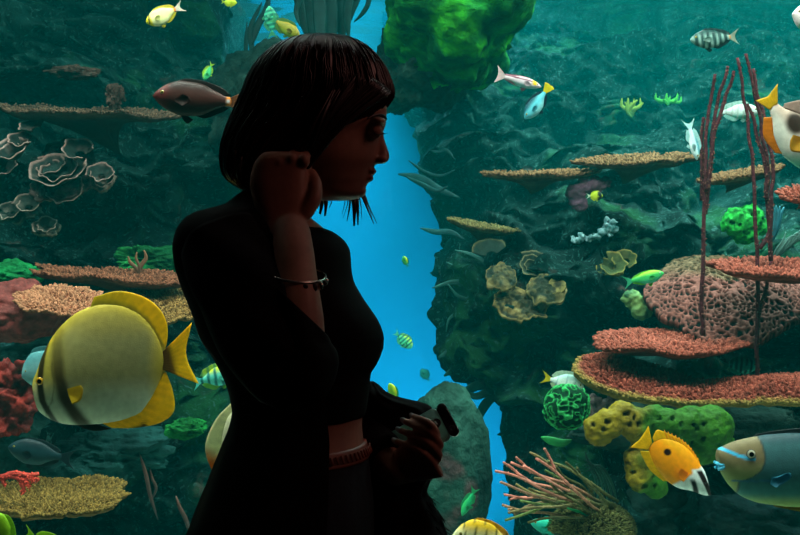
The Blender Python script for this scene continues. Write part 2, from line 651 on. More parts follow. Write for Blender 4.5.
def rot_axes(t, roll):
    """disc axes: u across, w away from the viewer, n up; tilted t towards the viewer and rolled in the picture plane"""
    u = np.array([math.cos(roll), 0, math.sin(roll)])
    n = np.array([-math.sin(roll) * math.cos(t), -math.sin(t), math.cos(roll) * math.cos(t)])
    w = np.cross(n, u)
    return u, w, n


def nub(mb, p, n, h, r, c0, c1):
    n = n / (np.linalg.norm(n) + 1e-9)
    a = np.cross(n, [0.3, 0.8, 0.52])
    a /= np.linalg.norm(a)
    b = np.cross(n, a)
    k = np.arange(5) * 2 * PI / 5
    ring = np.cos(k)[:, None] * a + np.sin(k)[:, None] * b
    v = np.r_[p + ring * r - n * r * 0.5, p + n * h * 0.7 + ring * r * 0.72, [p + n * h]]
    f = [(i, (i + 1) % 5, 5 + (i + 1) % 5, 5 + i) for i in range(5)] + [(5 + i, 5 + (i + 1) % 5, 10) for i in range(5)]
    c = np.r_[np.tile(c0, (5, 1)), np.tile(c1, (5, 1)), [c1 * 1.15]]
    mb.add(v, f, c)


def plate(name, label, group, px, py, rx, ry, Y, col, tip, nubs=900, roll=0.0, depth=0.75, thick=0.03, bowl=0.05, seed=0, jag=0.16, nubsize=0.009, stalk=True, cat='coral', rim=None):
    ctr = P(px, py, Y)
    R = rx * Y / F
    D = R * depth
    view = math.atan2(CZ - ctr[2], Y)
    t = math.asin(min(0.95, (ry * Y / F) / D)) - view
    u, w, n = rot_axes(t, roll)
    nt_, nr_ = 96, 16
    th = np.linspace(0, 2 * PI, nt_, endpoint=False)
    edge = 1 + jag * fbm(np.stack([np.cos(th) * 2.2, np.sin(th) * 2.2, th * 0 + seed * 3.3], -1), 5, seed, 0.7)

    def surf(rho, tt, e):
        a, b = R * rho * e * np.cos(tt), D * rho * e * np.sin(tt)
        q = ctr + a[..., None] * u + b[..., None] * w
        hgt = bowl * R * (rho**2 - 0.6) + 0.035 * R * fbm(q * 7, 3, seed + 3)
        return q + hgt[..., None] * n
    rho = np.linspace(0.02, 1, nr_)
    RR, TT = np.meshgrid(rho, th, indexing='ij')
    EE = np.broadcast_to(edge, RR.shape)
    top = surf(RR, TT, EE)
    th_k = thick * (0.25 + 0.75 * (1 - RR**3))
    cone = np.where(RR < 0.45, (0.45 - RR) / 0.45, 0)
    bot = top - n * (th_k + 0.0)[..., None]
    if stalk:
        bot = bot - np.array([0, -1.9, 0.22]) * (cone**1.5 * R * 0.8)[..., None]
    side_t = np.concatenate([top, bot[::-1]], 0)
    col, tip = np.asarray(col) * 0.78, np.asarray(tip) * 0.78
    cc = mix(col, tip, np.clip(0.35 * fbm(side_t * 12, 3, seed + 8) + 0.2, 0, 1))
    if rim is not None:
        cc[nr_ - 1:nr_ + 3] = rim
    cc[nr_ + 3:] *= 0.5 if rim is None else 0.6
    mb = MB()
    mb.grid(side_t, cc, wrap_v=True)
    for _ in range(nubs):
        rr = math.sqrt(RNG.random())
        if RNG.random() < 0.22:
            rr = 0.93 + 0.07 * RNG.random()
        tt = RNG.random() * 2 * PI
        e = np.interp(tt, np.r_[th, 2 * PI], np.r_[edge, edge[0]])
        p = surf(np.array(rr), np.array(tt), e)
        out = (math.cos(tt) * u + math.sin(tt) * w) * rr
        d = n * (1.1 - 0.5 * rr) + out * (0.25 + rr**6 * 1.3) + RNG.normal(0, 0.28, 3)
        s = nubsize * (0.6 + 0.8 * RNG.random()) * Y / 4
        shade = 0.6 + 0.7 * RNG.random()
        nub(mb, p, d, s * 2.0, s * 0.62, col * shade, tip * shade)
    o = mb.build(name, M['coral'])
    return tag(o, label, cat, group)


PINK, PINKT = lin('#742c22'), lin('#a65444')
TAN, TANT = lin('#553a28'), lin('#8a6242')
TP = 'table corals of the reef'

plate('table_coral', 'pink granular table coral, the smaller upper one of the two stacked at mid height', TP, 665, 343, 72, 10.5, 4.15, PINK, PINKT, 3000, 0.0, seed=3, jag=0.10)
plate('table_coral', 'pink table coral resting on the netted coral near the edge of the photo', TP, 775, 269, 60, 7, 4.1, PINK, PINKT, 1300, -0.02, seed=5, stalk=False)
plate('table_coral', 'small orange-pink coral tip poking in at the edge beside the white-and-brown fish', TP, 812, 193, 30, 6, 4.3, lin('#b4533a'), PINKT, 350, 0.12, seed=8)
plate('table_coral', 'thin tan coral shelf, long and level, ending under the white upright fish', TP, 640, 160, 56, 3.8, 5.0, TAN, TANT, 1500, 0.04, seed=12, jag=0.26, depth=0.5, nubsize=0.006)
plate('table_coral', 'narrow knobbly tan coral ledge reaching towards the blue gap', TP, 540, 174, 48, 1.5, 5.0, TAN, TANT, 900, 0.03, seed=14, jag=0.26, depth=0.5, nubsize=0.006)
plate('table_coral', 'short tan coral ledge crossing behind the sea whips', TP, 742, 174, 40, 2.4, 4.7, TAN, TANT, 800, 0.16, seed=15, depth=0.5, nubsize=0.006)
plate('table_coral', 'little tan coral ledge sloping down above the spiral leaf coral', TP, 483, 226, 35, 2.4, 5.2, lin('#54462a'), lin('#8a7648'), 600, -0.17, seed=17, depth=0.5, nubsize=0.006)
plate('table_coral', 'long thin brown coral ledge high on the shadowy reef above the rosette coral', TP, 84, 112, 96, 2.2, 4.7, lin('#3c2e26'), lin('#654a3a'), 1400, -0.05, seed=19, depth=0.5, nubsize=0.006)
plate('table_coral', 'thin pinkish brown coral shelf above the big yellow fish', TP, 115, 276, 72, 4.2, 4.4, lin('#58301f'), lin('#8c523c'), 1600, -0.09, seed=23, depth=0.6, nubsize=0.0065)
plate('table_coral', 'tan speckled plate coral half hidden behind the back of the woman', TP, 170, 301, 48, 19, 4.3, lin('#6e4c26'), lin('#a07844'), 2400, -0.05, seed=29, nubsize=0.007, thick=0.04)
plate('table_coral', 'orange and pale plate coral lying on the red mound', TP, 56, 301, 42, 12, 4.05, lin('#823e2c'), lin('#bc7c5c'), 2000, -0.08, seed=31, nubsize=0.007)
plate('table_coral', 'broad olive-yellow plate coral low in the corner under the big yellow fish', TP, 52, 498, 82, 19, 3.9, lin('#523a16'), lin('#8c6c34'), 4200, -0.03, seed=37, nubsize=0.007, thick=0.04)


# curved pink table coral: a long band round a hollow
def band_coral():
    out_px = [(606, 356), (590, 358), (577, 363), (576, 371), (586, 381), (606, 391), (640, 399), (690, 403), (750, 403), (800, 401), (860, 398), (900, 392)]
    in_px = [(612, 356.5), (620, 358), (630, 361), (640, 364.5), (652, 368.5), (667, 373), (690, 379.5), (715, 382.5), (755, 381), (800, 376), (850, 371), (890, 368)]
    out_y = [4.34, 4.25, 4.15, 4.06, 3.99, 3.95, 3.92, 3.90, 3.90, 3.92, 3.95, 4.0]
    in_y = [4.36, 4.34, 4.30, 4.26, 4.22, 4.2, 4.18, 4.16, 4.16, 4.17, 4.2, 4.25]
    global PINK, PINKT
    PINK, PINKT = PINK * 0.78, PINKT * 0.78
    A = smooth([P(x, y, Y) for (x, y), Y in zip(out_px, out_y)], 120)
    B = smooth([P(x, y, Y) for (x, y), Y in zip(in_px, in_y)], 120)
    v = np.linspace(0, 1, 14)[:, None, None]
    top = B[None] * (1 - v) + A[None] * v
    top[..., 2] += 0.012 * fbm(top * 9, 3, 61) + 0.02 * np.sin(v[..., 0] * PI)
    jag = 0.018 * fbm(A * 9, 3, 64)
    top[..., 1] -= jag[None] * v[..., 0]
    bot = top.copy()
    bot[..., 2] -= 0.02 + 0.05 * (1 - v[..., 0] ** 2)
    bot[..., 1] += 0.05
    g = np.concatenate([top, bot[::-1]], 0)
    cc = mix(PINK, PINKT, np.clip(0.35 * fbm(g * 12, 3, 9) + 0.15, 0, 1))
    olive = lin('#7c7a2c')
    cc[13:17] = mix(PINK, olive, 0.5)
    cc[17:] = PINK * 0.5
    mb = MB()
    mb.grid(np.concatenate([g, g[:1]], 0), np.concatenate([cc, cc[:1]], 0))
    nrm = np.array([0, -0.3, 1.0])
    for _ in range(6500):
        i = RNG.integers(0, 119)
        vv = RNG.random() if RNG.random() > 0.2 else 0.94 + 0.06 * RNG.random()
        k = vv * 13
        k0 = min(int(k), 12)
        p = top[k0, i] * (1 - k + k0) + top[k0 + 1, i] * (k - k0)
        p = p + (top[k0, i + 1] - top[k0, i]) * RNG.random()
        od = A[i] - B[i]
        od /= np.linalg.norm(od)
        d = nrm * (1.1 - 0.5 * vv) + od * vv**5 * 1.2 + RNG.normal(0, 0.28, 3)
        s = 0.0085 * (0.6 + 0.8 * RNG.random())
        sh = 0.6 + 0.7 * RNG.random()
        ed = sstep(0.9, 1.0, vv) * 0.7
        nub(mb, p, d, s * 2, s * 0.62, mix(PINK, olive, ed) * sh, mix(PINKT, lin('#86803a'), ed) * sh)
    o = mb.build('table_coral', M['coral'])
    tag(o, 'large curved pink table coral, the lower one sweeping to the edge of the photo', 'coral', TP)


band_coral()


# netted coral: a tilted fan with raised meshes
def net_coral():
    px, py, Y = 726, 297, 4.4
    ctr = P(px, py, Y)
    R, D = 80 * Y / F, 66 * Y / F
    u, w, n = rot_axes(0.62, 0.05)
    nt_, nr_ = 260, 90
    th = np.linspace(0, 2 * PI, nt_, endpoint=False)
    e = 1 + 0.08 * fbm(np.stack([np.cos(th) * 2, np.sin(th) * 2, th * 0], -1), 3, 5)
    rho = np.linspace(0.01, 1, nr_)
    RR, TT = np.meshgrid(rho, th, indexing='ij')
    a, b = R * RR * e * np.cos(TT), D * RR * e * np.sin(TT)
    pts = RNG.random((1000, 2)) * 2 - 1
    pts = pts * [R * 1.1, D * 1.1]
    q = np.stack([a.ravel(), b.ravel()], -1)
    q = q + 0.01 * np.stack([vnoise(np.c_[q * 20, q[:, :1] * 0], 2), vnoise(np.c_[q * 20, q[:, :1] * 0 + 7], 3)], -1)
    F1, F2 = np.empty(len(q)), np.empty(len(q))
    for k in range(0, len(q), 2000):
        dd = np.linalg.norm(q[k:k + 2000, None] - pts[None], axis=2)
        dd.partition(1, axis=1)
        F1[k:k + 2000], F2[k:k + 2000] = dd[:, 0], dd[:, 1]
    ridge = (1 - sstep(0.001, 0.0085, F2 - F1)).reshape(RR.shape)
    g = ctr + a[..., None] * u + b[..., None] * w
    h = 0.22 * R * (1 - RR**2) + 0.03 * R * fbm(g * 6, 3, 4)
    top = g + (h + 0.012 * ridge)[..., None] * n
    bot = g + (h - 0.02)[..., None] * n
    cc = mix(lin('#0c1413'), lin('#8a544c'), ridge)
    grn = sstep(0.25, 0.9, np.sin(TT)) * 0.7
    cc = mix(cc, lin('#4a5c34'), grn * 0.7 * (0.3 + 0.7 * ridge))
    mb = MB()
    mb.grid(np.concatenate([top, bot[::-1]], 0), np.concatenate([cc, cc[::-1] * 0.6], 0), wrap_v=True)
    s = ctr + np.array([0, 0.1, -0.02])
    mb.tube(smooth([s, s + [0, 0.25, -0.08], s + [0, 0.7, -0.1]], 8), 0.12, lin('#2a3330'), 14)
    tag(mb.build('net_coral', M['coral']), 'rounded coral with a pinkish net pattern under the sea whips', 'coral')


net_coral()


# ------------------------------------------------------------------ boulders
def boulder(label, px, py, rx, ry, Y, c0, c1, seed, ry_depth=None, amp=0.28, group='boulders of the reef', name='boulder', mat='stone', c2=None, flat=0.0):
    ctr = P(px, py, Y)
    r = np.array([rx * Y / F, (ry_depth or min(rx, ry)) * Y / F, ry * Y / F])
    nu, nv = 70, 96
    th = np.linspace(0.01, PI - 0.01, nu)
    ph = np.linspace(0, 2 * PI, nv, endpoint=False)
    d = np.stack([np.sin(th)[:, None] * np.cos(ph), np.sin(th)[:, None] * np.sin(ph), np.repeat(np.cos(th)[:, None], nv, 1)], -1)
    k = 1 + amp * (fbm(d * 1.5 + seed, 3, seed) + 0.35 * np.abs(fbm(d * 5 + seed, 4, seed + 5, 0.6)) - 0.1)
    g = ctr + d * r * k[..., None]
    q = fbm(g * 5, 4, seed + 2)
    cc = mix(c0, c1, np.clip(0.5 + 0.7 * q, 0, 1))
    if c2 is not None:
        cc = mix(cc, c2, sstep(0.25, 0.6, fbm(g * 4.5 + 20, 3, seed + 9)))
    mb = MB()
    mb.loft(g, cc.reshape(nu, nv, 3))
    return tag(mb.build(name, M[mat]), label, 'coral' if 'coral' in name else 'rock', group)


TEAL0, TEAL1 = lin('#16302c'), lin('#3f5a50')
boulder('large boulder covered in bright green algae above the blue gap', 455, 22, 68, 62, 5.5, lin('#0c4a20'), lin('#1f7c28'), 4, 130, 0.2, c2=lin('#34a020'))
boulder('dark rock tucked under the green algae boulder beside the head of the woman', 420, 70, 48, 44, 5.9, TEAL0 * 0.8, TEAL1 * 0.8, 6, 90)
boulder('big rounded grey-green boulder with pinkish patches behind the phone', 446, 478, 44, 92, 4.6, lin('#122824'), lin('#234238'), 9, 50, 0.08, c2=lin('#483434'))
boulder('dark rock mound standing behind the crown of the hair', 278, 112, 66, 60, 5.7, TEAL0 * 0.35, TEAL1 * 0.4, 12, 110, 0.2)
boulder('dull red conical mound under the orange plate coral', 24, 312, 42, 30, 4.2, lin('#4c1a1a'), lin('#74302c'), 15, 40, 0.18, name='mound_coral', group=None, mat='soft')
boulder('bright green algae rock above the red mound', 12, 276, 28, 14, 4.5, lin('#0a4c26'), lin('#187a40'), 17, 20)
boulder('green weedy rock between the thin shelves', 150, 262, 30, 14, 4.7, lin('#0a4222'), lin('#1c6a34'), 19, 20, 0.4)
boulder('small green lump between the yellow fish and the dark sleeve', 185, 428, 19, 10, 4.0, lin('#0a4c20'), lin('#1c7c34'), 21, 14, 0.35)
boulder('dark ledge rock under the curved pink coral', 690, 432, 105, 30, 4.7, lin('#122420'), lin('#2c403a'), 23, 50, 0.25)
boulder('dark rock low beside the branching anemone', 640, 520, 70, 40, 4.6, lin('#10211e'), lin('#28403a'), 25, 50, 0.3)
boulder('dark rock low under the blue-grey fish', 770, 530, 70, 34, 4.4, lin('#10211e'), lin('#26383a'), 27, 50, 0.3)
boulder('dim blue-green rock under the belly of the yellow fish', 110, 452, 60, 22, 4.4, lin('#0c2424'), lin('#1c4240'), 29, 40, 0.3)
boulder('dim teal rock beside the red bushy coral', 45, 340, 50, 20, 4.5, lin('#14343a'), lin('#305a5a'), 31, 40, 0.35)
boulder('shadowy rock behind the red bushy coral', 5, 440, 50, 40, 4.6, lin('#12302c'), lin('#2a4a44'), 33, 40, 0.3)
boulder('faint reddish lump on the shadowy reef over the brown ledge', 75, 72, 24, 7, 5.0, lin('#2a1d18'), lin('#44302a'), 35, 10, 0.4)
boulder('brown lump sitting on the brown ledge', 115, 96, 9, 12, 4.8, lin('#2c1d18'), lin('#46302a'), 36, 8, 0.4)


# ------------------------------------------------------------------ leafy rosette corals
def cup(mb, px, py, r, Y, turns, tilt, roll, seed, cin, crim, flare=1.0, start=0.0, h=0.8, spiral=0.35):
    """a rolled leaf: a sheet winding round a hollow that opens towards the viewer, pale at its growing rim"""
    ctr = P(px, py, Y)
    R = r * Y / F
    u, w, n = rot_axes(tilt, roll)
    na, nv = int(70 * turns) + 10, 12
    a = np.linspace(0, 2 * PI * turns, na) + start
    v = np.linspace(0, 1, nv)
    A, V = np.meshgrid(a, v, indexing='ij')
    prog = (A - start) / (2 * PI * turns)
    rad = R * (1 - spiral * turns * (1 - prog) * 0.9)
    rad = np.maximum(rad, 0.12 * R)
    ruf = 1 + 0.10 * fbm(np.stack([np.cos(A) * 2.2, np.sin(A) * 2.2, A * 0.4 + seed], -1), 3, seed) * V + 0.05 * np.sin(A * 7 + seed) * V**3
    rr = rad * (0.30 + 0.70 * V**0.8 * flare) * ruf
    hh = h * R * V * (0.75 + 0.25 * prog) + 0.05 * R * np.sin(A * 5 + seed) * V**2
    g = ctr + (rr * np.cos(A))[..., None] * u + (rr * np.sin(A))[..., None] * w + (hh - h * R * 0.5)[..., None] * n
    c = mix(cin, crim, np.clip(sstep(0.80, 0.97, V) * 0.95 + 0.25 * np.clip(fbm(g * 30, 2, seed), 0, 1), 0, 1))
    gn = np.gradient(g, axis=0)
    gv = np.gradient(g, axis=1)
    nn = np.cross(gn, gv)
    nn /= np.linalg.norm(nn, axis=2)[..., None] + 1e-9
    t = 0.0035 * Y / 4 * (1.4 - 0.6 * V)
    g2 = g + nn * t[..., None]
    mb.grid(np.concatenate([g, g2[:, ::-1]], 1), np.concatenate([c, c[:, ::-1]], 1), wrap_v=True)


def disc(mb, px, py, rx, ry, Y, c0, c1, seed):
    """a mottled leaf of coral, tilted to the viewer, with a ragged edge"""
    ctr = P(px, py, Y)
    R, D = rx * Y / F, ry * Y / F * 1.25
    u, w, n = rot_axes(0.85, 0.15 * math.sin(seed))
    th = np.linspace(0, 2 * PI, 72, endpoint=False)
    e = 1 + 0.16 * fbm(np.stack([np.cos(th) * 2, np.sin(th) * 2, th * 0 + seed], -1), 4, seed, 0.6)
    rho = np.linspace(0.02, 1, 22)
    RR, TT = np.meshgrid(rho, th, indexing='ij')
    g = ctr + (R * RR * e * np.cos(TT))[..., None] * u + (D * RR * e * np.sin(TT))[..., None] * w
    hgt = 0.18 * R * (1 - RR**2) + 0.16 * R * fbm(g * 18, 4, seed, 0.65)
    top, bot = g + hgt[..., None] * n, g + (hgt - 0.012 - 0.03 * (1 - RR))[..., None] * n
    c = mix(c0, c1, np.clip(0.2 + 1.1 * fbm(g * 26, 4, seed + 4, 0.6), 0, 1) * (0.4 + 0.6 * RR))
    c = mix(c, c1 * 1.15, band(RR, 1.0, 0.05) * 0.8)
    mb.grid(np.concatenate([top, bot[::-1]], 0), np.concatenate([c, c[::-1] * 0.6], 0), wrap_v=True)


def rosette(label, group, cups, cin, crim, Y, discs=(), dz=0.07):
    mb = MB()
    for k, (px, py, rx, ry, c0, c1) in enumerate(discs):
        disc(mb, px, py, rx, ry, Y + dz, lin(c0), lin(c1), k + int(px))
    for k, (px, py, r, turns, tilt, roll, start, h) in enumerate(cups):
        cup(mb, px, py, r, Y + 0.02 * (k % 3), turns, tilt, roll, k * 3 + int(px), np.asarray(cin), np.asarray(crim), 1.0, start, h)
    return tag(mb.build('leaf_coral', M['sheet']), label, 'coral', group)


RG = 'leafy rosette corals'
DK, PALE = lin('#1c2a27'), lin('#94766e')
rosette('large rosette of thin leaf coral with pale pinkish rims on the shadowy reef', RG,
        [(56, 172, 30, 1.7, 0.75, 0.0, 2.2, 0.5), (50, 168, 17, 1.3, 0.7, 0.1, 0.5, 0.6), (64, 190, 22, 0.7, 0.9, 0, 3.4, 0.5), (80, 150, 18, 0.8, 0.8, -0.2, 0.2, 0.6)], DK, PALE, 4.6, [(58, 186, 30, 15, '#122422', '#6a524e'), (62, 160, 30, 22, '#0c1c1a', '#1c322e')])
rosette('rounded single leaf of pale-rimmed coral next to the large rosette', RG, [(101, 174, 15, 1.1, 0.8, -0.1, 3.0, 0.5), (103, 180, 11, 0.7, 0.9, 0, 3.3, 0.5)], DK, PALE, 4.6, [(102, 179, 15, 11, '#142826', '#7a6458')])
rosette('partly cut off leaf coral with bright pale edges at the left border', RG, [(12, 152, 20, 1.3, 0.7, 0.2, 1.0, 0.6), (22, 140, 15, 0.8, 0.7, 0, 0.6, 0.6), (2, 168, 16, 0.8, 0.7, 0, 2.6, 0.5), (35, 125, 16, 0.5, 0.6, 0.2, 0.9, 0.5)], DK, lin('#aa857c'), 4.6)
rosette('small low cluster of curled leaf coral under the large rosette', RG, [(28, 205, 15, 1.1, 0.8, 0, 2.6, 0.5), (46, 226, 13, 1.2, 0.8, 0, 2.9, 0.5), (10, 212, 14, 0.9, 0.8, 0.2, 3.2, 0.5)], lin('#2c3a34'), lin('#9c867a'), 4.65, [(46, 229, 14, 8, '#1c2c28', '#84705e'), (20, 212, 24, 10, '#10201e', '#3a4a40')])
DK2, PALE2 = lin('#1f332c'), lin('#a39a70')
rosette('spiral leaf coral with a pale rim winding like a snail shell', RG, [(532, 265, 17, 2.2, 1.0, 0.0, 1.0, 0.35)], DK2, lin('#7c7656'), 5.0, [(533, 268, 16, 12, '#0c1c18', '#24382c')])
rosette('tan leaf coral with broad mottled leaves under the spiral one', RG, [(548, 294, 20, 0.6, 1.0, 0.2, 5.0, 0.4)], lin('#4a4424'), lin('#98845a'), 4.9, [(520, 303, 28, 16, '#2c2a18', '#8a7444'), (545, 290, 20, 14, '#242818', '#7a6a40'), (501, 276, 15, 14, '#20281c', '#6a5a34'), (556, 286, 9, 8, '#2c2a18', '#80703c')], -0.03)
rosette('small yellowish curled coral above the green fish', RG, [(612, 265, 15, 0.8, 0.9, 0.1, 3.0, 0.4), (626, 260, 13, 0.8, 0.9, 0.3, 4.6, 0.4), (604, 268, 11, 0.8, 0.9, 0, 2.8, 0.4)], lin('#3a4622'), lin('#847a3c'), 4.9, [(612, 268, 14, 7, '#24301a', '#8a7c2c')])
rosette('thin pale arching leaf edge between the tan ledge and the spiral coral', RG, [(492, 254, 20, 0.4, 0.9, 0.0, 0.6, 0.3)], DK2, lin('#5c5838'), 5.1)


# ------------------------------------------------------------------ sponges and lumps
def sponge(name, label, blobs, Y, colfn, mat='soft', voxel=0.0075, holes=0, amp=0.006, freq=28, group=None, cat='sponge'):
    mb = MB()
    for (px, py, r, dy) in blobs:
        mb.ball(P(px, py, Y + dy), np.array([r, r * 0.8, r]) * (Y + dy) / F, (1, 1, 1), 14, 18)
    hc = [P(px + RNG.normal(0, r * 0.5), py - abs(RNG.normal(0, r * 0.4)), Y + dy) for (px, py, r, dy) in blobs for _ in range(holes)]
    hc = np.array(hc) if hc else None

    def hole(co):
        if hc is None:
            return np.zeros(len(co))
        d = np.full(len(co), 9.0)
        for h in hc:
            dd = np.hypot(co[:, 0] - h[0], co[:, 2] - h[2])
            d = np.minimum(d, np.where(co[:, 1] < h[1], dd, 9))
        return 1 - sstep(0.003, 0.008, d)
    return tag(remesh(name, mb, voxel, lambda co: colfn(co) * (1 - 0.9 * hole(co))[:, None], M[mat], iters=3,
                      disp=lambda co: amp * fbm(co * freq, 3, 5) + 0.45 * amp * fbm(co * 85, 3, 15) - 0.03 * hole(co)), label, cat, group)


def two(c0, c1, f=14, s=3):
    return lambda co: mix(c0, c1, np.clip(0.5 + 0.6 * fbm(co * f, 3, s), 0, 1))


def ysponge(co):
    t = sstep(P(628, 0, 3.72)[0], P(650, 0, 3.72)[0], co[:, 0] + 0.03 * vnoise(co * 18, 3))
    base = mix(lin('#74640a'), lin('#2a5c0a'), t)
    return base * (0.8 + 0.4 * np.clip(0.5 + fbm(co * 16, 3, 8), 0, 1))[:, None]


sponge('lobed_sponge', 'lobed yellow-green sponge with dark pores behind the orange fish',
       [(599, 430, 17, 0), (608, 424, 15, -.02), (622, 415, 15, 0), (634, 424, 17, 0), (652, 420, 15, .02), (670, 425, 17, 0), (690, 424, 19, .02), (712, 428, 22, .02), (720, 446, 15, .04), (700, 445, 20, .05), (676, 442, 18, .05),
        (646, 446, 16, .02), (637, 462, 15, 0), (640, 478, 15, 0), (654, 485, 14, .03)], 3.72, ysponge, holes=2)
sponge('round_sponge', 'bright green knobbly sponge beside the sea whips', [(738, 222, 15, 0), (750, 218, 14, .02), (745, 232, 13, .02), (758, 226, 10, .03), (728, 224, 8, .02)], 4.6, two(lin('#0a6a24'), lin('#2cc048'), 45), amp=0.006, freq=55, holes=2, voxel=0.005)
sponge('purple_coral', 'dull purple lumpy coral under the long tan shelf', [(575, 193, 9, 0), (585, 186, 9, 0), (596, 187, 9, 0), (606, 182, 7, 0), (578, 204, 8, 0), (597, 182, 7, 0)], 5.0, two(lin('#4a3348'), lin('#6e4a5c'), 20), cat='coral', amp=0.012)
sponge('crust_coral', 'pale blue-white crust coral on the dark rock face', [(608, 228, 4.5, 0), (613, 222, 4, 0), (602, 233, 4, 0), (610, 235, 3.5, 0), (596, 237, 4, 0), (589, 239, 3.5, 0), (582, 237, 4, 0), (575, 240, 4, 0), (616, 229, 3, 0), (606, 219, 3, 0)], 5.05, two(lin('#28605f'), lin('#a8d0d8'), 60), cat='coral', amp=0.010, freq=75, voxel=0.005)
sponge('bushy_coral', 'dark red bushy coral beside the mouth of the big yellow fish', [(8, 375, 14, 0), (22, 370, 10, -.02), (28, 385, 8, 0), (6, 398, 15, 0), (20, 402, 12, 0), (4, 422, 13, 0), (18, 424, 10, 0), (30, 410, 7, 0)], 3.9, two(lin('#480c0c'), lin('#8a2820'), 25), cat='coral', amp=0.024, freq=34, voxel=0.008)
sponge('crust_coral', 'grey-pink crusty coral beside the green brain coral', [(592, 400, 8, 0), (600, 408, 9, 0), (588, 412, 8, .02), (610, 402, 8, .02)], 4.3, two(lin('#3f3436'), lin('#87706e'), 30), cat='coral', amp=0.012, freq=40)
sponge('crust_coral', 'teal lump of crusty coral at the foot of the netted coral', [(632, 300, 10, 0), (642, 308, 12, 0), (652, 298, 10, .02)], 4.5, two(lin('#2c5a3c'), lin('#7a9a58'), 25), cat='coral', amp=0.010, freq=40)


# brain coral
def brain():
    ctr, R = P(567, 407, 3.95), 22.5 * 3.95 / F
    nu, nv = 110, 150
    th = np.linspace(0.01, PI - 0.01, nu)
    ph = np.linspace(0, 2 * PI, nv, endpoint=False)
    d = np.stack([np.sin(th)[:, None] * np.cos(ph), np.sin(th)[:, None] * np.sin(ph), np.repeat(np.cos(th)[:, None], nv, 1)], -1)
    q = d * 5.2
    q = q + 0.5 * np.stack([vnoise(d * 3, 1), vnoise(d * 3, 2), vnoise(d * 3, 3)], -1)
    rdg = 1 - np.clip(np.abs(vnoise(q, 9)) * 3.6, 0, 1)
    k = 1 + 0.10 * fbm(d * 1.5, 2, 8) + 0.09 * rdg
    mb = MB()
    mb.loft(ctr + d * R * np.array([1, 0.9, 1]) * k[..., None], mix(lin('#04301a'), lin('#38ac5c'), rdg))
    tag(mb.build('brain_coral', M['coral']), 'round green brain coral with winding ridges below the white striped fish', 'coral')


brain()


# ------------------------------------------------------------------ branching things
def sticks(mb, pts, r0, r1, c0, c1, nubs=0, seg=7, n=22, nubc=None, wob=0.0):
    p = smooth(pts, n)
    if wob:
        p = p + wob * np.stack([vnoise(np.c_[p[:, 2] * 14, p[:, 0] * 14, p[:, 1]], 4), np.zeros(n), vnoise(np.c_[p[:, 2] * 14, p[:, 0] * 14, p[:, 1] + 5], 6)], -1)
    t = np.linspace(0, 1, n)
    mb.tube(p, r0 + (r1 - r0) * t, mix(c0, c1, t), seg)
    for _ in range(nubs):
        i = RNG.integers(1, n - 1)
        d = RNG.normal(0, 1, 3)
        d[1] = -abs(d[1])
        d /= np.linalg.norm(d)
        rr = r0 + (r1 - r0) * t[i]
        q = p[i] + (p[i + 1] - p[i]) * RNG.random()
        c = mix(c0, c1, t[i])
        nub(mb, q + d * rr * 0.8, d, rr * 0.9, rr * 0.45, c, c * 1.6 if nubc is None else nubc)


def whip(label, stems):
    mb = MB()
    c0, c1 = lin('#3e121c'), lin('#541e28')
    for Y, pts in stems:
        r = 2.5 * Y / F
        sticks(mb, [P(x, y, Y + 0.0006 * (y - 200) * 0) for x, y in pts], r * 0.95, r * 0.62, c0, c1, 70, 8, 46, lin('#74463c'), 0.006)
    return tag(mb.build('sea_whip', M['soft']), label, 'coral', 'sea whips in front of the tan ledges')


whip('sea whip with three close upright stems standing on the upper pink table coral',
     [(4.12, [(704, 336), (702, 280), (704, 210), (705, 150), (709, 105), (714, 74)]), (4.13, [(705, 215), (709, 170), (714, 120), (720, 88), (728, 66)]),
      (4.11, [(706, 190), (713, 140), (722, 108), (733, 70)]), (4.14, [(702, 200), (701, 150), (703, 118)])])
whip('taller sea whip with forked dark stems standing on the lower curved pink coral',
     [(4.12, [(757, 384), (758, 320), (757, 260), (754, 190), (748, 120), (742, 85), (737, 58)]), (4.14, [(771, 262), (768, 200), (765, 150), (757, 105), (750, 75), (744, 54)]),
      (4.1, [(759, 250), (768, 236), (772, 210), (771, 160), (764, 120), (757, 92), (752, 68)]), (4.13, [(768, 200), (763, 160), (755, 125), (748, 105)]), (4.13, [(758, 320), (765, 290), (771, 262)])])


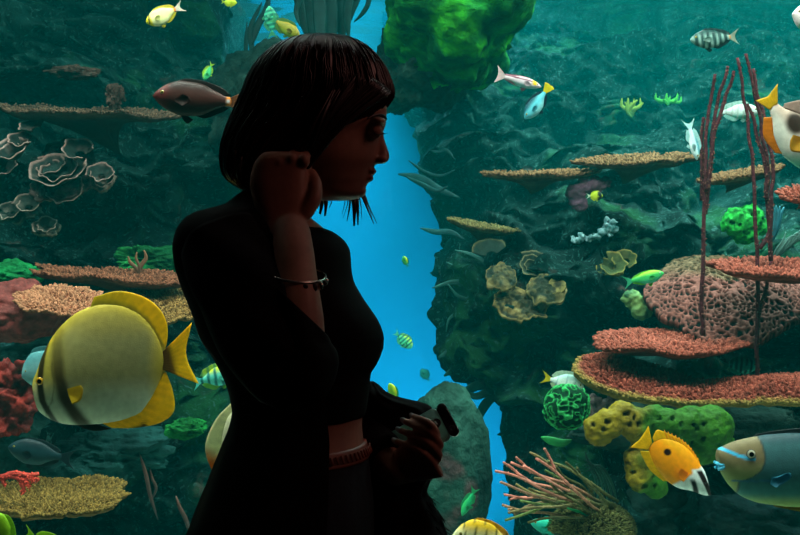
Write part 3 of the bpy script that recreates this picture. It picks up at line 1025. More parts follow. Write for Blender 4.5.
def anemone():
    mb = MB()
    Y = 3.7
    ol0, ol1 = lin('#1c2612'), lin('#4c4c28')
    pk = lin('#c87868')
    r = 1.55 * Y / F
    base = np.array([598, 508])
    tips = [((496, 471), pk), ((511, 463), pk), ((523, 466), pk), ((536, 458), pk), ((530, 452), lin('#7a6a44')), ((504, 494), pk), ((502, 504), lin('#a87a58')), ((508, 512), lin('#7a6a44')), ((505, 520), lin('#6a7a3a')),
            ((515, 484), lin('#8a7a4a')), ((545, 470), lin('#5a6a3a')), ((556, 466), ol1), ((520, 500), lin('#6a7a40')), ((528, 522), ol1), ((540, 490), ol1), ((566, 462), ol1), ((534, 478), lin('#7a6a44')), ((518, 474), pk), ((528, 488), lin('#8a7a4a')), ((548, 460), lin('#6a6a40')), ((514, 514), lin('#8a6a50')), ((542, 500), ol1), ((550, 484), ol1), ((500, 482), lin('#b07860')), ((577, 468), ol1)]
    for k, (t, c) in enumerate(tips):
        t = np.array(t, float)
        b = base + RNG.normal(0, 1, 2) * [9, 7]
        dy = RNG.normal(0, 0.05)
        m1 = b * 0.6 + t * 0.4 + RNG.normal(0, 2.5, 2)
        m2 = b * 0.25 + t * 0.75 + RNG.normal(0, 2.0, 2)
        p = [P(*b, Y + 0.08), P(*m1, Y + dy), P(*m2, Y + dy), P(*t, Y + dy - 0.02)]
        sticks(mb, p, r * 1.15, r * 0.85, ol1, c, 26, 7, 22, None, 0.004)
        if k in (0, 1, 3, 5, 6):
            bq = m2 + RNG.normal(0, 1, 2)
            tq = t + np.array([7, -8 if k < 4 else 6]) * (0.6 + 0.6 * RNG.random())
            sticks(mb, [P(*bq, Y + dy), P(*(bq * .5 + tq * .5 + [0, -1]), Y + dy), P(*tq, Y + dy - 0.03)], r * 0.9, r * 0.75, c, c, 10, 7, 12)
    e = empty('branching_coral', 'fan of thin sticks with pink tips rising from a bristly olive base', 'coral')
    mb.build('branch', M['soft'], e)
    # bristly base
    mb = MB()
    ctr = P(592, 530, Y + 0.1)
    mb.ball(ctr, np.array([40, 34, 26]) * Y / F, ol0, 20, 26)
    for _ in range(2600):
        d = RNG.normal(0, 1, 3)
        d[2] = abs(d[2]) * 0.9
        d[1] -= 0.4
        d /= np.linalg.norm(d)
        p = ctr + d * np.array([40, 34, 26]) * Y / F
        sh = 0.5 + 0.9 * RNG.random()
        nub(mb, p, d + RNG.normal(0, 0.3, 3), 0.022, 0.0035, ol0 * sh, lin('#5c5c30') * sh)
    tag(mb.build('base', M['soft'], e), 'bristly olive base')


anemone()


def redcrawl():
    mb = MB()
    Y = 3.78
    for pts in ([(0, 478), (14, 476), (28, 478), (38, 475)], [(10, 477), (20, 482), (25, 490), (24, 496)], [(28, 478), (33, 482), (38, 480)], [(-12, 474), (0, 478), (6, 486)], [(20, 482), (27, 484), (31, 490)]):
        sticks(mb, [P(x, y - 2, Y) for x, y in pts], 3.0 * Y / F, 2.0 * Y / F, lin('#a02a22'), lin('#c84434'), 30, 8, 18, None, 0.008)
    tag(mb.build('red_soft_coral', M['soft']), 'red branching soft coral sprawled on the olive-yellow plate coral', 'coral')


redcrawl()


# ------------------------------------------------------------------ plants
def blade(mb, pts, width, thick, c0, c1, n=18, twist=0.0, prof=None):
    p = smooth(pts, n)
    t = np.gradient(p, axis=0)
    t /= np.linalg.norm(t, axis=1)[:, None] + 1e-9
    s = np.linspace(0, 1, n)
    wd = width * (np.sin(PI * np.clip(s, 0.02, 0.985)) ** 0.6 if prof is None else np.interp(s, *prof))
    view = np.array([0, 1.0, 0])
    rings = []
    a = np.linspace(0, 2 * PI, 8, endpoint=False)
    for i in range(n):
        side = np.cross(t[i], view)
        side /= np.linalg.norm(side) + 1e-9
        nn = np.cross(side, t[i])
        ang = twist * s[i]
        s2 = side * math.cos(ang) + nn * math.sin(ang)
        n2 = np.cross(s2, t[i])
        rings.append(p[i] + wd[i] * np.cos(a)[:, None] * s2 + thick * np.sin(a)[:, None] * n2)
    c = mix(c0, c1, s)[:, None, :] * (0.8 + 0.4 * np.abs(np.cos(a)))[None, :, None]
    mb.loft(np.array(rings), c)


def fronds(label, Y, blades, c0, c1, group, name='seaweed'):
    mb = MB()
    for k, (pts, w) in enumerate(blades):
        blade(mb, [P(x, y, Y + 0.05 * math.sin(k * 2.1) + 0.0015 * j) for j, (x, y) in enumerate(pts)], w * Y / F, 0.004, np.asarray(c0), np.asarray(c1), twist=0.5 * math.sin(k))
    return tag(mb.build(name, M['plant']), label, 'plant', group)


SG = 'seaweeds along the edge of the rock face'
W0, W1 = lin('#12302e'), lin('#3f7a74')
fronds('long pale-edged seaweed blades leaning out into the blue gap under the spiral coral', 5.6,
       [([(498, 300), (478, 286), (455, 282), (432, 288)], 3), ([(500, 296), (480, 276), (462, 270), (446, 262)], 2.6), ([(497, 305), (470, 300), (458, 296), (448, 284)], 2.2), ([(500, 320), (497, 345), (494, 362), (497, 380)], 2.4),
        ([(500, 300), (486, 320), (470, 330), (452, 333)], 2.4), ([(502, 290), (484, 262), (470, 254), (455, 250)], 2.4), ([(500, 300), (470, 308), (450, 318), (446, 332)], 2)], W0, W1, SG)
fronds('broad rounded dark seaweed leaves at the lower edge of the blue gap', 5.5,
       [([(500, 372), (475, 350), (455, 350), (438, 358)], 6), ([(500, 375), (478, 366), (458, 368), (444, 376)], 6), ([(502, 385), (482, 384), (465, 392), (452, 402)], 5), ([(500, 360), (480, 342), (466, 340), (448, 344)], 3),
        ([(505, 395), (492, 398), (482, 410), (478, 425)], 5), ([(500, 372), (486, 392), (474, 396), (462, 386)], 4)], lin('#0e2a2a'), lin('#205550'), SG)
fronds('faint pale seaweed spray high on the edge of the blue gap', 5.9,
       [([(460, 198), (440, 190), (420, 178), (398, 174)], 4), ([(455, 170), (440, 176), (425, 172), (408, 160)], 2), ([(448, 186), (437, 191), (425, 186), (405, 176)], 2.5), ([(465, 240), (450, 232), (436, 232), (420, 228)], 3), ([(455, 160), (446, 150), (438, 152), (428, 150)], 2)],
       lin('#12383c'), lin('#2c6a70'), SG)
fronds('dark clump of seaweed hanging down against the blue above the hair', 5.6,
       [([(296, -40), (298, -8), (302, 18), (308, 40)], 5), ([(306, -40), (308, -8), (311, 22), (314, 50)], 6), ([(318, -40), (319, -8), (320, 24), (322, 60)], 7), ([(330, -40), (330, -8), (331, 20), (333, 58)], 7), ([(342, -40), (340, -8), (341, 20), (343, 52)], 6), ([(350, -40), (350, -8), (347, 14), (349, 40)], 5), ([(358, -30), (358, -6), (352, 10), (346, 30)], 4),
        ([(372, -20), (368, 4), (362, 14), (354, 22)], 2.5), ([(300, -30), (300, -4), (296, 12), (300, 26)], 3)], lin('#0a2422'), lin('#123a38'), 'seaweeds above the hair')
fronds('dark upright seaweed stalk against the blue behind the hair', 5.7,
       [([(250, 75), (252, 50), (250, 30), (262, 2)], 3), ([(247, 80), (246, 55), (246, 40), (247, 22)], 2.5), ([(252, 45), (258, 25), (266, 10), (270, -10)], 4)], lin('#0a2422'), lin('#123a38'), 'seaweeds above the hair')
fronds('feathery grey-green tuft behind the forked sea whip', 4.6,
       [([(772, 262), (776 + 4 * k, 250 - 2 * k), (782 + 5 * k, 242 - 3 * k), (786 + 6 * k, 232 + 3 * k)], 1.3) for k in range(7)], lin('#22403a'), lin('#6a9088'), None)
fronds('bluish fan of soft leaves behind the bright green sponge', 4.75,
       [([(768, 248), (772 + k, 230), (772 + 2.2 * k, 215), (768 + 4 * k, 203 + k)], 3) for k in range(5)], lin('#1a4a5a'), lin('#3f8a9c'), None)
fronds('yellow-green algae tuft high on the far reef', 6.4, [([(632, 118), (630 + 3 * math.sin(k * 2), 112), (622 + 3 * k, 106 - (k % 3) * 3), (622 + 3 * k, 98 + (k % 2) * 4)], 2) for k in range(8)], lin('#2f5a18'), lin('#8a9a28'), 'algae tufts on the far reef')
fronds('green algae tuft on the far reef just above the long tan shelf', 6.4, [([(668, 106), (664 + k, 102), (656 + 3.4 * k, 99 + (k % 2) * 3), (656 + 3.6 * k, 93 + (k % 3) * 3)], 1.8) for k in range(8)], lin('#1c6a20'), lin('#45a030'), 'algae tufts on the far reef')
fronds('brown weed stems growing up between the thin shelves', 4.5, [([(139, 276), (136, 268), (130, 262), (128, 256)], 2), ([(140, 276), (141, 266), (146, 258), (144, 250)], 2.5), ([(139.5, 276), (139, 266), (136, 258), (137, 252)], 1.6)], lin('#4a3026'), lin('#8a5a3c'), None)
fronds('dim reddish seaweed stem in the dark under the yellow fish', 4.3, [([(158, 520), (150, 495), (146, 475), (139, 452)], 2.2), ([(152, 500), (156, 488), (152, 478), (150, 468)], 1.8), ([(190, 535), (186, 520), (180, 508), (176, 496)], 2.5)], lin('#2c2a2a'), lin('#6a4238'), None)
fronds('green leaf drifting beside the lobed sponge', 4.2, [([(572, 440), (562, 443), (552, 441), (541, 437)], 4.5)], lin('#0e5a2c'), lin('#2a9a4a'), None)
fronds('green grassy leaves among the bristles of the branching coral', 3.75, [([(590, 512), (580, 506), (574, 502), (570, 498)], 1.6), ([(545, 528), (556, 520), (566, 524), (572, 530)], 3), ([(588, 516), (577, 511), (568, 508), (562, 504)], 1.6)], lin('#0e6a3c'), lin('#38d07a'), None)
fronds('dark weeds trailing down the rock beside the lobed sponge', 4.35, [([(585, 452 + 4 * k), (590 + 2 * k, 466), (596 + 3 * k, 482), (592 + 5 * k, 500)], 1.6) for k in range(6)], lin('#12302a'), lin('#2f5a48'), None)
o = boulder('dark rock carrying the bristly branching coral', 596, 622, 62, 70, 3.82, lin('#10211e'), lin('#28403a'), 55, 50, 0.15, group=None, name='rock_base')
o['kind'] = 'structure'
del o['category']
# ================================================================== fish
def seg_profile(s):
    return np.clip(np.sin(PI * np.clip(s, 0, 1) ** 0.62), 0, 1) ** 0.75


class Fish:
    def __init__(self, name, label, nose, tail, Y, group=None, yaw=0.0, cat='fish'):
        self.n, self.t = np.array(nose, float), np.array(tail, float)
        d = self.t - self.n
        self.Lp = np.hypot(*d)
        self.d = d / self.Lp
        up = np.array([self.d[1], -self.d[0]])
        if up[1] > 0:
            up = -up
        self.up = up
        self.L = self.Lp * Y / F
        xa = np.array([-self.d[0], 0, self.d[1]])
        za = np.array([up[0], 0, -up[1]])
        ya = np.cross(za, xa)
        mid = (self.n + self.t) / 2
        mw = Matrix.Identity(4)
        for i in range(3):
            mw[i][0], mw[i][1], mw[i][2] = xa[i], ya[i], za[i]
        loc = P(mid[0], mid[1], Y)
        mw = Matrix.Translation(Vector(loc)) @ mw @ Matrix.Rotation(yaw, 4, 'Z')
        self.stretch = 1 / max(0.5, math.cos(yaw))
        self.root = empty(name, label, cat, mw, group)
        self.near = -1 if ya[1] > 0 else 1     # sign of local y towards the viewer

    def sh(self, px):
        q = (np.asarray(px, float) - self.n)
        return np.stack([q @ self.d, q @ self.up], -1) / self.Lp

    def loc(self, s, h, y=0.0):
        s, h, y = np.broadcast_arrays(np.asarray(s, float), np.asarray(h, float), np.asarray(y, float))
        return np.stack([(0.5 - s) * self.L * self.stretch, y * self.L, h * self.L], -1)

    def width(self, s):
        return self.W * seg_profile(s * 0.97 + 0.015)

    def body(self, top, bot, W, col, n=64, m=28):
        """top, bot: outlines [(s, h)] from nose to tail base"""
        self.W = W
        self.top, self.bot = np.asarray(top, float), np.asarray(bot, float)
        k = np.linspace(0, 1, n)
        s = 0.5 - 0.5 * np.cos(PI * k ** 0.9)
        s = s * (min(self.top[-1, 0], self.bot[-1, 0]) - max(self.top[0, 0], self.bot[0, 0])) + max(self.top[0, 0], self.bot[0, 0])
        tp, bt = curve1(self.top, s)[:, 0], curve1(self.bot, s)[:, 0]
        hz, c = np.maximum((tp - bt) / 2, 0.004), (tp + bt) / 2
        hy = np.minimum(self.width(s), hz * 0.9)
        self.s_, self.hy_ = s, hy
        a = np.linspace(0, 2 * PI, m, endpoint=False)
        ca, sa = np.cos(a), np.sin(a)
        yy = hy[:, None] * np.sign(ca) * np.abs(ca) ** 1.15
        hh = c[:, None] + hz[:, None] * sa
        ss = np.repeat(s[:, None], m, 1)
        mb = MB()
        mb.loft(self.loc(ss, hh, yy), col(ss, hh))
        return mb.build('body', M['fish'], self.root)

    def hy(self, s):
        return np.interp(s, self.s_, self.hy_)

    def fin(self, name, base, edge, col, thick=0.010, n=30, m=8, bend=0.0, label=None):
        b, e = smooth(base, n), smooth(edge, n)
        v = np.linspace(0, 1, m)[:, None, None]
        q = b[None] * (1 - v) + e[None] * v
        vv = np.repeat(v[..., 0], n, 1)
        ray = 0.92 + 0.08 * np.sin(np.arange(n) * 1.9)[None]
        t = thick * (1 - 0.8 * vv) * ray
        y0 = bend * vv**2
        A = self.loc(q[..., 0], q[..., 1], y0 + t)
        B = self.loc(q[..., 0], q[..., 1], y0 - t)
        c = np.array(col(q[..., 0], q[..., 1])) * (0.94 + 0.06 * np.sin(np.arange(n) * 1.9))[None, :, None]
        mb = MB()
        mb.grid(np.concatenate([A, B[::-1]], 0), np.concatenate([c, c[::-1]], 0))
        g0 = mb.n
        # close the rim: ends and outer edge
        mb2 = MB()
        loop = np.concatenate([A, B[::-1]], 0)
        rows = loop.shape[0]
        mb2.grid(np.concatenate([loop, loop[:1]], 0), np.concatenate([c, c[::-1], c[:1]], 0))
        for j in (0, n - 1):
            mb2.f += [(i * n + j, (i + 1) * n + j, (rows - 2 - i) * n + j, (rows - 1 - i) * n + j) for i in range(rows // 2 - 1)]
        o = mb2.build(name, M['fin'], self.root)
        if label:
            o['label'] = label
        return o

    def pectoral(self, s0, h0, pts, col, flare=0.07, both=True, label=None):
        """pts: outline edge [(s, h)] fanned from the root (s0, h0)"""
        for side in ((1, -1) if both else (self.near,)):
            e = smooth(pts, 16)
            b = np.array([s0, h0]) + (np.linspace(-1, 1, 16)[:, None] * np.array([0.0, -0.02]))
            v = np.linspace(0, 1, 7)[:, None, None]
            q = b[None] * (1 - v) + e[None] * v
            y = side * (self.hy(s0) * 0.93 + flare * v[..., 0] * np.ones(16))
            t = 0.006 * (1 - 0.7 * v[..., 0]) * np.ones(16)
            A, B = self.loc(q[..., 0], q[..., 1], y + t), self.loc(q[..., 0], q[..., 1], y - t)
            c = np.array(col(q[..., 0], q[..., 1]))
            mb = MB()
            loop = np.concatenate([A, B[::-1], A[:1]], 0)
            mb.grid(loop, np.concatenate([c, c[::-1], c[:1]], 0))
            o = mb.build('pectoral_fin', M['fin'], self.root)
            if label:
                o['label'] = label

    def eye(self, s, h, r, iris, ring=None):
        for side in (1, -1):
            nu, nv = 14, 20
            th = np.linspace(0, PI / 2, nu)
            ph = np.linspace(0, 2 * PI, nv, endpoint=False)
            rr = r * np.sin(th)[:, None] * np.ones(nv)
            y = side * (self.hy(s) * 0.90 + 0.55 * r * np.cos(th)[:, None] * np.ones(nv))
            if side == self.near:
                pass
            g = self.loc(s + rr * np.cos(ph), h + rr * np.sin(ph), y)
            q = np.sin(th)[:, None] * np.ones(nv)
            c = mix((0.002, 0.002, 0.003), iris, sstep(0.48, 0.56, q))
            c = mix(c, ring if ring is not None else np.asarray(iris) * 0.25, sstep(0.86, 0.92, q))
            mb = MB()
            mb.grid(g, c, wrap_v=True)
            ey = mb.build('eye', M['eye'], self.root)
            if r * self.L > 0.006:
                th = np.linspace(0, 0.55, 6)
                rr = r * np.sin(th)[:, None] * np.ones(nv)
                y = side * (self.hy(s) * 0.90 + 0.012 * r + 0.56 * r * np.cos(th)[:, None] * np.ones(nv))
                mb = MB()
                mb.grid(self.loc(s + rr * np.cos(ph), h + rr * np.sin(ph), y), (0.002, 0.002, 0.003), wrap_v=True)
                mb.build('pupil', M['eye'], ey)


def const(c):
    c = np.asarray(c, float)
    return lambda s, h: np.broadcast_to(c, np.shape(s) + (3,)).copy()


# ---- template fish -------------------------------------------------
def tfish(name, label, nose, tail, Y, up=0.26, dn=0.26, W=0.10, base='#a0a0a0', back=None, belly=None, bars=None, barcol='#202020', tailcol=None, fincol=None, finh=0.10, group='small reef fish',
          tailform='fork', tl=0.28, yaw=0.0, face=None, pecc=None, eyer=0.030, shoulder=0.34, snout=0.0, extra=None, ped=0.055, iris='#b0a050', finstart=0.24):
    f = Fish(name, label, nose, tail, Y, group, yaw)
    base = lin(base)
    back = base if back is None else lin(back)
    belly = base if belly is None else lin(belly)
    bc = lin(barcol)
    top = [(0, 0.012), (0.05, up * 0.34), (0.16, up * 0.72), (shoulder, up), (0.58, up * 0.93), (0.80, up * 0.52), (0.93, ped * 1.15), (1.0, ped)]
    bot = [(0, -0.012), (0.05, -dn * 0.28), (0.16, -dn * 0.66), (shoulder + 0.06, -dn), (0.60, -dn * 0.92), (0.80, -dn * 0.50), (0.93, -ped * 1.15), (1.0, -ped)]
    if snout:
        top.insert(1, (snout, 0.035)); bot.insert(1, (snout, -0.03))
        top = [(s if s <= snout else snout + (s - 0) * (1 - snout), h) for s, h in top]
        bot = [(s if s <= snout else snout + (s - 0) * (1 - snout), h) for s, h in bot]

    def col(s, h):
        k = h / np.where(h > 0, up, dn)
        c = mix(base, back, sstep(0.15, 0.75, k))
        c = mix(c, belly, sstep(0.15, 0.7, -k))
        if bars:
            n, s0, s1, w = bars
            for q in np.linspace(s0, s1, n):
                c = mix(c, bc, band(s + 0.12 * h, q, w, 0.35) * 0.95)
        if face is not None:
            c = mix(c, lin(face), 1 - sstep(0.16, 0.24, s))
        if extra:
            c = extra(s, h, c)
        return c
    f.body(top, bot, W, col, 44, 22)
    fc = lin(fincol) if fincol else back
    tc = lin(tailcol) if tailcol else fc
    T = np.array(top); B = np.array(bot)
    ss = np.linspace(finstart, 0.90, 7)
    tb = np.c_[ss, curve1(T, ss)[:, 0] - 0.015]
    prof = np.array([0.25, 0.8, 1, 1, 1.05, 1.1, 0.5]) * finh
    te = np.c_[ss + np.array([0.02, 0.02, 0.03, 0.04, 0.06, 0.09, 0.08]), tb[:, 1] + prof]
    f.fin('dorsal_fin', tb, te, const(fc) if not bars else (lambda s, h: col(s, np.minimum(h, up * 0.9)) * 0.5 + fc * 0.5))
    ss = np.linspace(0.55, 0.90, 6)
    ab = np.c_[ss, curve1(B, ss)[:, 0] + 0.015]
    ae = np.c_[ss + np.array([0.02, 0.04, 0.05, 0.06, 0.07, 0.07]), ab[:, 1] - np.array([0.3, 0.9, 1.1, 1.1, 1.0, 0.5]) * finh]
    f.fin('anal_fin', ab, ae, const(fc))
    b = [(0.975, ped * 0.95), (0.975, 0.0), (0.975, -ped * 0.95)]
    if tailform == 'fork':
        e = [(1 + tl, 0.20), (1 + tl * 0.62, 0.09), (1 + tl * 0.5, 0.0), (1 + tl * 0.62, -0.09), (1 + tl, -0.20)]
    elif tailform == 'fan':
        e = [(1 + tl * 0.9, 0.17), (1 + tl, 0.09), (1 + tl, 0.0), (1 + tl, -0.09), (1 + tl * 0.9, -0.17)]
    else:
        e = [(1 + tl, 0.22), (1 + tl * 0.8, 0.1), (1 + tl * 0.72, 0.0), (1 + tl * 0.8, -0.1), (1 + tl, -0.22)]
    f.fin('tail_fin', b, e, const(tc))
    ps = 0.30 + snout * 0.5
    f.pectoral(ps, -0.04, [(ps + 0.10, 0.03), (ps + 0.19, 0.0), (ps + 0.20, -0.06), (ps + 0.13, -0.12)], const(lin(pecc) if pecc else base * 0.8))
    vs = ps + 0.06
    vb = curve1(B, np.array([vs, vs + 0.05, vs + 0.10]))[:, 0]
    f.fin('pelvic_fin', [(vs, vb[0] + 0.01), (vs + 0.05, vb[1] + 0.01), (vs + 0.09, vb[2] + 0.01)], [(vs + 0.05, vb[0] - 0.06), (vs + 0.10, vb[1] - 0.09), (vs + 0.17, vb[2] - 0.04)], const(fc), n=12, m=5)
    if eyer:
        f.eye(0.13 + snout * 0.9, up * 0.22, eyer, lin(iris))
    return f


G = 'small reef fish'
# --- top of the picture, over the shadowy reef
f = tfish('surgeonfish', 'small pale yellow surgeonfish with white tail, topmost on the shadowy reef', (146, 23), (176, 9), 3.6, 0.25, 0.27, base='#e6e6a0', back='#cfd890', belly='#f2eeb0', fincol='#d8c838', tailcol='#f4e8d8', face='#e0cf20', finh=0.07,
          extra=lambda s, h, c: mix(mix(c, lin('#f08a20'), band(s, 0.97, 0.05)), lin('#0a2a30'), band(s - 0.3 * h, 0.13, 0.02) * (h > -0.1)))
f = tfish('surgeonfish', 'dark brown surgeonfish with orange tail root swimming in front of the hair', (153, 96), (232, 102), 3.1, 0.22, 0.225, base='#40201a', back='#2a1512', belly='#26221d', fincol='#140e0c', tailcol='#8a5430', face='#561f1c', finh=0.05, tailform='fan', tl=0.22,
          extra=lambda s, h, c: mix(mix(c, lin('#d87a20'), band(s, 0.97, 0.035)), lin('#d8d8d8'), band(s, 0.955, 0.02) * band(h, 0, 0.02)), eyer=0.026)
tfish('damselfish', 'small yellow fish cut by the top edge of the photo', (237, 3), (224, 2), 4.2, 0.3, 0.3, base='#b8c828', fincol='#a8c030')
tfish('damselfish', 'green-yellow fish pointing down beside the top of the hair', (300, 37), (276, 21), 3.9, 0.22, 0.24, base='#7a7a20', back='#8a7a1c', belly='#6a8a28', fincol='#4a7a30', tailcol='#3a9a6a')
tfish('damselfish', 'pale green striped fish next to the green-yellow fish above the hair', (269, 6), (272, 32), 4.2, 0.24, 0.24, base='#3fb088', bars=(5, 0.2, 0.9, 0.05), barcol='#1a6a5c', fincol='#3f9a70')
tfish('damselfish', 'tiny yellow-green fish beside the brown surgeonfish', (204, 80), (211, 66), 4.4, 0.26, 0.26, base='#3fb070', back='#8ac030', fincol='#a0c830')
# --- batfish (traced)
f = Fish('batfish', 'large round yellow-olive batfish beside the back of the woman, biggest fish in the photo', (31, 393), (167, 361), 2.95)
tp = f.sh([(31, 392), (33, 381), (37, 371), (43, 354), (53, 336), (66, 321), (80, 311), (96, 305), (115, 304), (135, 310), (150, 322), (160, 338), (167, 352)])
bt = f.sh([(31, 394), (33, 403), (40, 412), (50, 419), (62, 423.5), (80, 425), (100, 424), (120, 421), (138, 415), (150, 402), (158, 386), (164, 374), (167, 369)])
tp[0], bt[0] = (0, 0.004), (0, -0.01)


def up_mono(a):
    a = a.copy()
    a[:, 0] = np.maximum.accumulate(a[:, 0] + np.arange(len(a)) * 1e-5)
    return a


def bat_col(s, h):
    px = f.n + (s[..., None] * f.d + h[..., None] * f.up) * f.Lp
    x, y = px[..., 0], px[..., 1]
    c = mix(lin('#9a9258'), lin('#847e50'), sstep(60, 140, x))
    c = mix(c, lin('#b8a845'), 1 - sstep(50, 75, x))
    c = mix(c, lin('#d4dabc'), sstep(372, 410, y) * 0.95)
    c = mix(c, lin('#d8b81c'), sstep(-0.11, 0.02, h - np.interp(s, tp[:, 0], tp[:, 1])) * 0.8)
    c = mix(c, lin('#d8b418'), sstep(145, 165, x) * 0.6)
    c = mix(c, lin('#a89230'), (1 - sstep(318, 345, y)) * 0.5)
    bx = np.interp(y, [330, 355, 380, 400, 415, 430], [49, 44.5, 43, 46, 53, 60])
    c = mix(c, lin('#1c1608'), band(x, bx, 3.6, 0.4) * 0.95)
    bx2 = np.interp(y, [320, 345, 375, 400, 430], [60, 60, 63, 70, 88])
    w2 = np.interp(y, [315, 340, 380, 430], [4, 6, 6, 9])
    c = mix(c, lin('#352810'), band(x, bx2, w2, 0.6) * np.interp(y, [310, 340, 370, 400], [0.05, 0.5, 0.85, 0.95]))
    gx = np.interp(y, [360, 385, 400, 412], [55, 58.5, 56, 48])
    return mix(c, lin('#4a4a2a'), band(x, gx, 0.8, 0.5) * 0.5 * (y > 362))


f.body(up_mono(tp), up_mono(bt), 0.105, bat_col, 120, 90)
yel, amber = lin('#ffce08'), lin('#8a6a10')


def bat_dors(s, h):
    d = h - np.interp(s, tp[:, 0], tp[:, 1])
    c = mix(lin('#b8a028'), yel, sstep(0.0, 0.05, d))
    px = f.n + (s[..., None] * f.d + h[..., None] * f.up) * f.Lp
    return mix(c, lin('#9aa020'), (1 - sstep(100, 150, px[..., 0])) * 0.4)


f.fin('dorsal_fin', f.sh([(90, 309), (110, 307), (130, 310), (146, 320), (157, 336), (164, 350), (166, 354)]), f.sh([(94, 297), (118, 291), (142, 296), (158, 307), (166.5, 322), (167.5, 338), (165, 350)]), bat_dors, 0.012, 50, 12)
f.fin('anal_fin', f.sh([(100, 422), (120, 419), (138, 413), (150, 400), (158, 385), (164, 373)]), f.sh([(112, 428), (138, 427.5), (162, 422), (174, 411), (173, 392), (166, 372)]),
      lambda s, h: mix(yel, lin('#2a2208'), sstep(0.06, 0.1, np.interp(s, bt[:, 0], bt[:, 1]) - h) * (s < 0.75)), 0.012, 40, 10)
f.fin('pelvic_fin', f.sh([(74, 422), (84, 423), (94, 423)]), f.sh([(82, 428), (95, 431), (112, 429)]), const(lin('#1e1a0c')), 0.012, 14, 6)
f.fin('tail_fin', f.sh([(163, 351.5), (164, 360), (163, 369.5)]), f.sh([(192, 322.5), (189, 335), (186, 349), (188, 362), (199, 384)]),
      lambda s, h: mix(lin('#7a5210'), lin('#ffd008'), sstep(1.02, 1.07, s)), 0.014, 34, 10)
f.pectoral(*f.sh((72, 390)), f.sh([(86, 383), (88.5, 387), (86, 398), (78, 402)]), const(lin('#c8a810')), 0.04)
f.eye(*f.sh((43.3, 380)), 0.030, lin('#c8901c'))
mb = MB()
q = smooth(np.array([(33, 394), (36, 396), (40, 396.5)], float), 8)
q = f.sh(q)
mb.tube(f.loc(q[:, 0], q[:, 1], f.near * (f.hy(q[:, 0]) + 0.002)), 0.0022, lin('#3a3414'), 6)
mb.build('mouth', M['fish'], f.root)

tfish('batfish', 'pale blue fish whose snout shows behind the face of the big yellow batfish', (22, 377), (70, 362), 3.3, 0.40, 0.36, base='#7ab0b4', back='#5a9aa0', belly='#a0c8c4', fincol='#4a8a90', eyer=0.02, group='half-hidden fish')
tfish('sergeant_fish', 'turquoise striped fish with yellow back at the tail of the big yellow batfish', (240, 371), (200, 381), 3.4, 0.25, 0.24, base='#5fd8c8', back='#c8d828', belly='#58d0c8', bars=(5, 0.25, 0.95, 0.035), barcol='#0f6a6a', fincol='#8ad060', tailcol='#6ad8d0', tl=0.2)

# --- fish half hidden behind the woman
f2 = Fish('butterflyfish', 'pale cream fish with an orange edge half hidden behind the waist of the woman', (283, 392), (236, 490), 2.75, 'half-hidden fish')
f2.body([(0, 0.01), (0.08, 0.12), (0.25, 0.30), (0.45, 0.36), (0.7, 0.30), (0.9, 0.12), (1, 0.06)], [(0, -0.01), (0.08, -0.1), (0.25, -0.26), (0.45, -0.34), (0.7, -0.28), (0.9, -0.12), (1, -0.06)], 0.09,
        lambda s, h: mix(mix(lin('#d8d89a'), lin('#e8e4b8'), sstep(-0.1, 0.2, h)), lin('#c8780c'), sstep(0.75, 0.95, s)))
f2.fin('dorsal_fin', [(0.25, 0.28), (0.45, 0.34), (0.7, 0.28), (0.92, 0.1)], [(0.28, 0.38), (0.5, 0.45), (0.78, 0.42), (1.02, 0.18)], lambda s, h: mix(lin('#f0ecc0'), lin('#d8800c'), sstep(0.72, 0.9, s)))
f2.fin('anal_fin', [(0.45, -0.33), (0.7, -0.27), (0.92, -0.1)], [(0.5, -0.42), (0.78, -0.42), (1.02, -0.18)], lambda s, h: mix(lin('#f0ecc0'), lin('#d8800c'), sstep(0.72, 0.9, s)))
f2.fin('tail_fin', [(0.97, 0.06), (0.97, 0), (0.97, -0.06)], [(1.22, 0.18), (1.2, 0), (1.22, -0.18)], const(lin('#d8a020')))
f2.eye(0.13, 0.06, 0.03, lin('#c0a040'))

tfish('surgeonfish', 'dim blue-grey fish in the shadow under the big yellow batfish', (8, 447), (62, 457), 3.5, 0.22, 0.24, base='#16343a', back='#11282e', belly='#1e4244', fincol='#1a3438', finh=0.05, eyer=0.02, group='half-hidden fish')
tfish('damselfish', 'lime green fish rising in the bottom left corner, mostly outside the frame', (-16, 512), (8, 549), 2.7, 0.36, 0.36, base='#8ac020', fincol='#a8d838', group='half-hidden fish')
tfish('damselfish', 'lime green fin tip of a fish below the bottom edge beside the corner', (64, 556), (33, 537), 2.8, 0.3, 0.3, base='#8ac020', fincol='#b0d830', tl=0.35, group='half-hidden fish')

# --- in the blue gap
tfish('damselfish', 'tiny yellow-green fish high in the blue gap below the face', (403, 256), (407, 265), 4.0, 0.28, 0.28, base='#2f9a50', back='#a8c020', fincol='#2a8a60', group='fish in the blue gap', eyer=0)
tfish('sergeant_fish', 'striped green-yellow fish in the middle of the blue gap', (412, 348), (398, 335), 4.0, 0.30, 0.30, base='#4fd0a0', back='#a8d840', bars=(5, 0.25, 0.95, 0.045), barcol='#0f6a60', fincol='#58d0a8', group='fish in the blue gap')
tfish('damselfish', 'yellow-green fish pointing up just above the handheld phone', (389, 383), (396, 399), 3.6, 0.24, 0.22, base='#7ab030', back='#c0c828', fincol='#2fa060', tailcol='#3f9a70', group='fish in the blue gap')
tfish('damselfish', 'faint pale turquoise fish low in the blue gap', (421, 369), (428, 379), 6.0, 0.34, 0.34, base='#38b8b0', fincol='#38b0b0', group='fish in the blue gap', eyer=0)

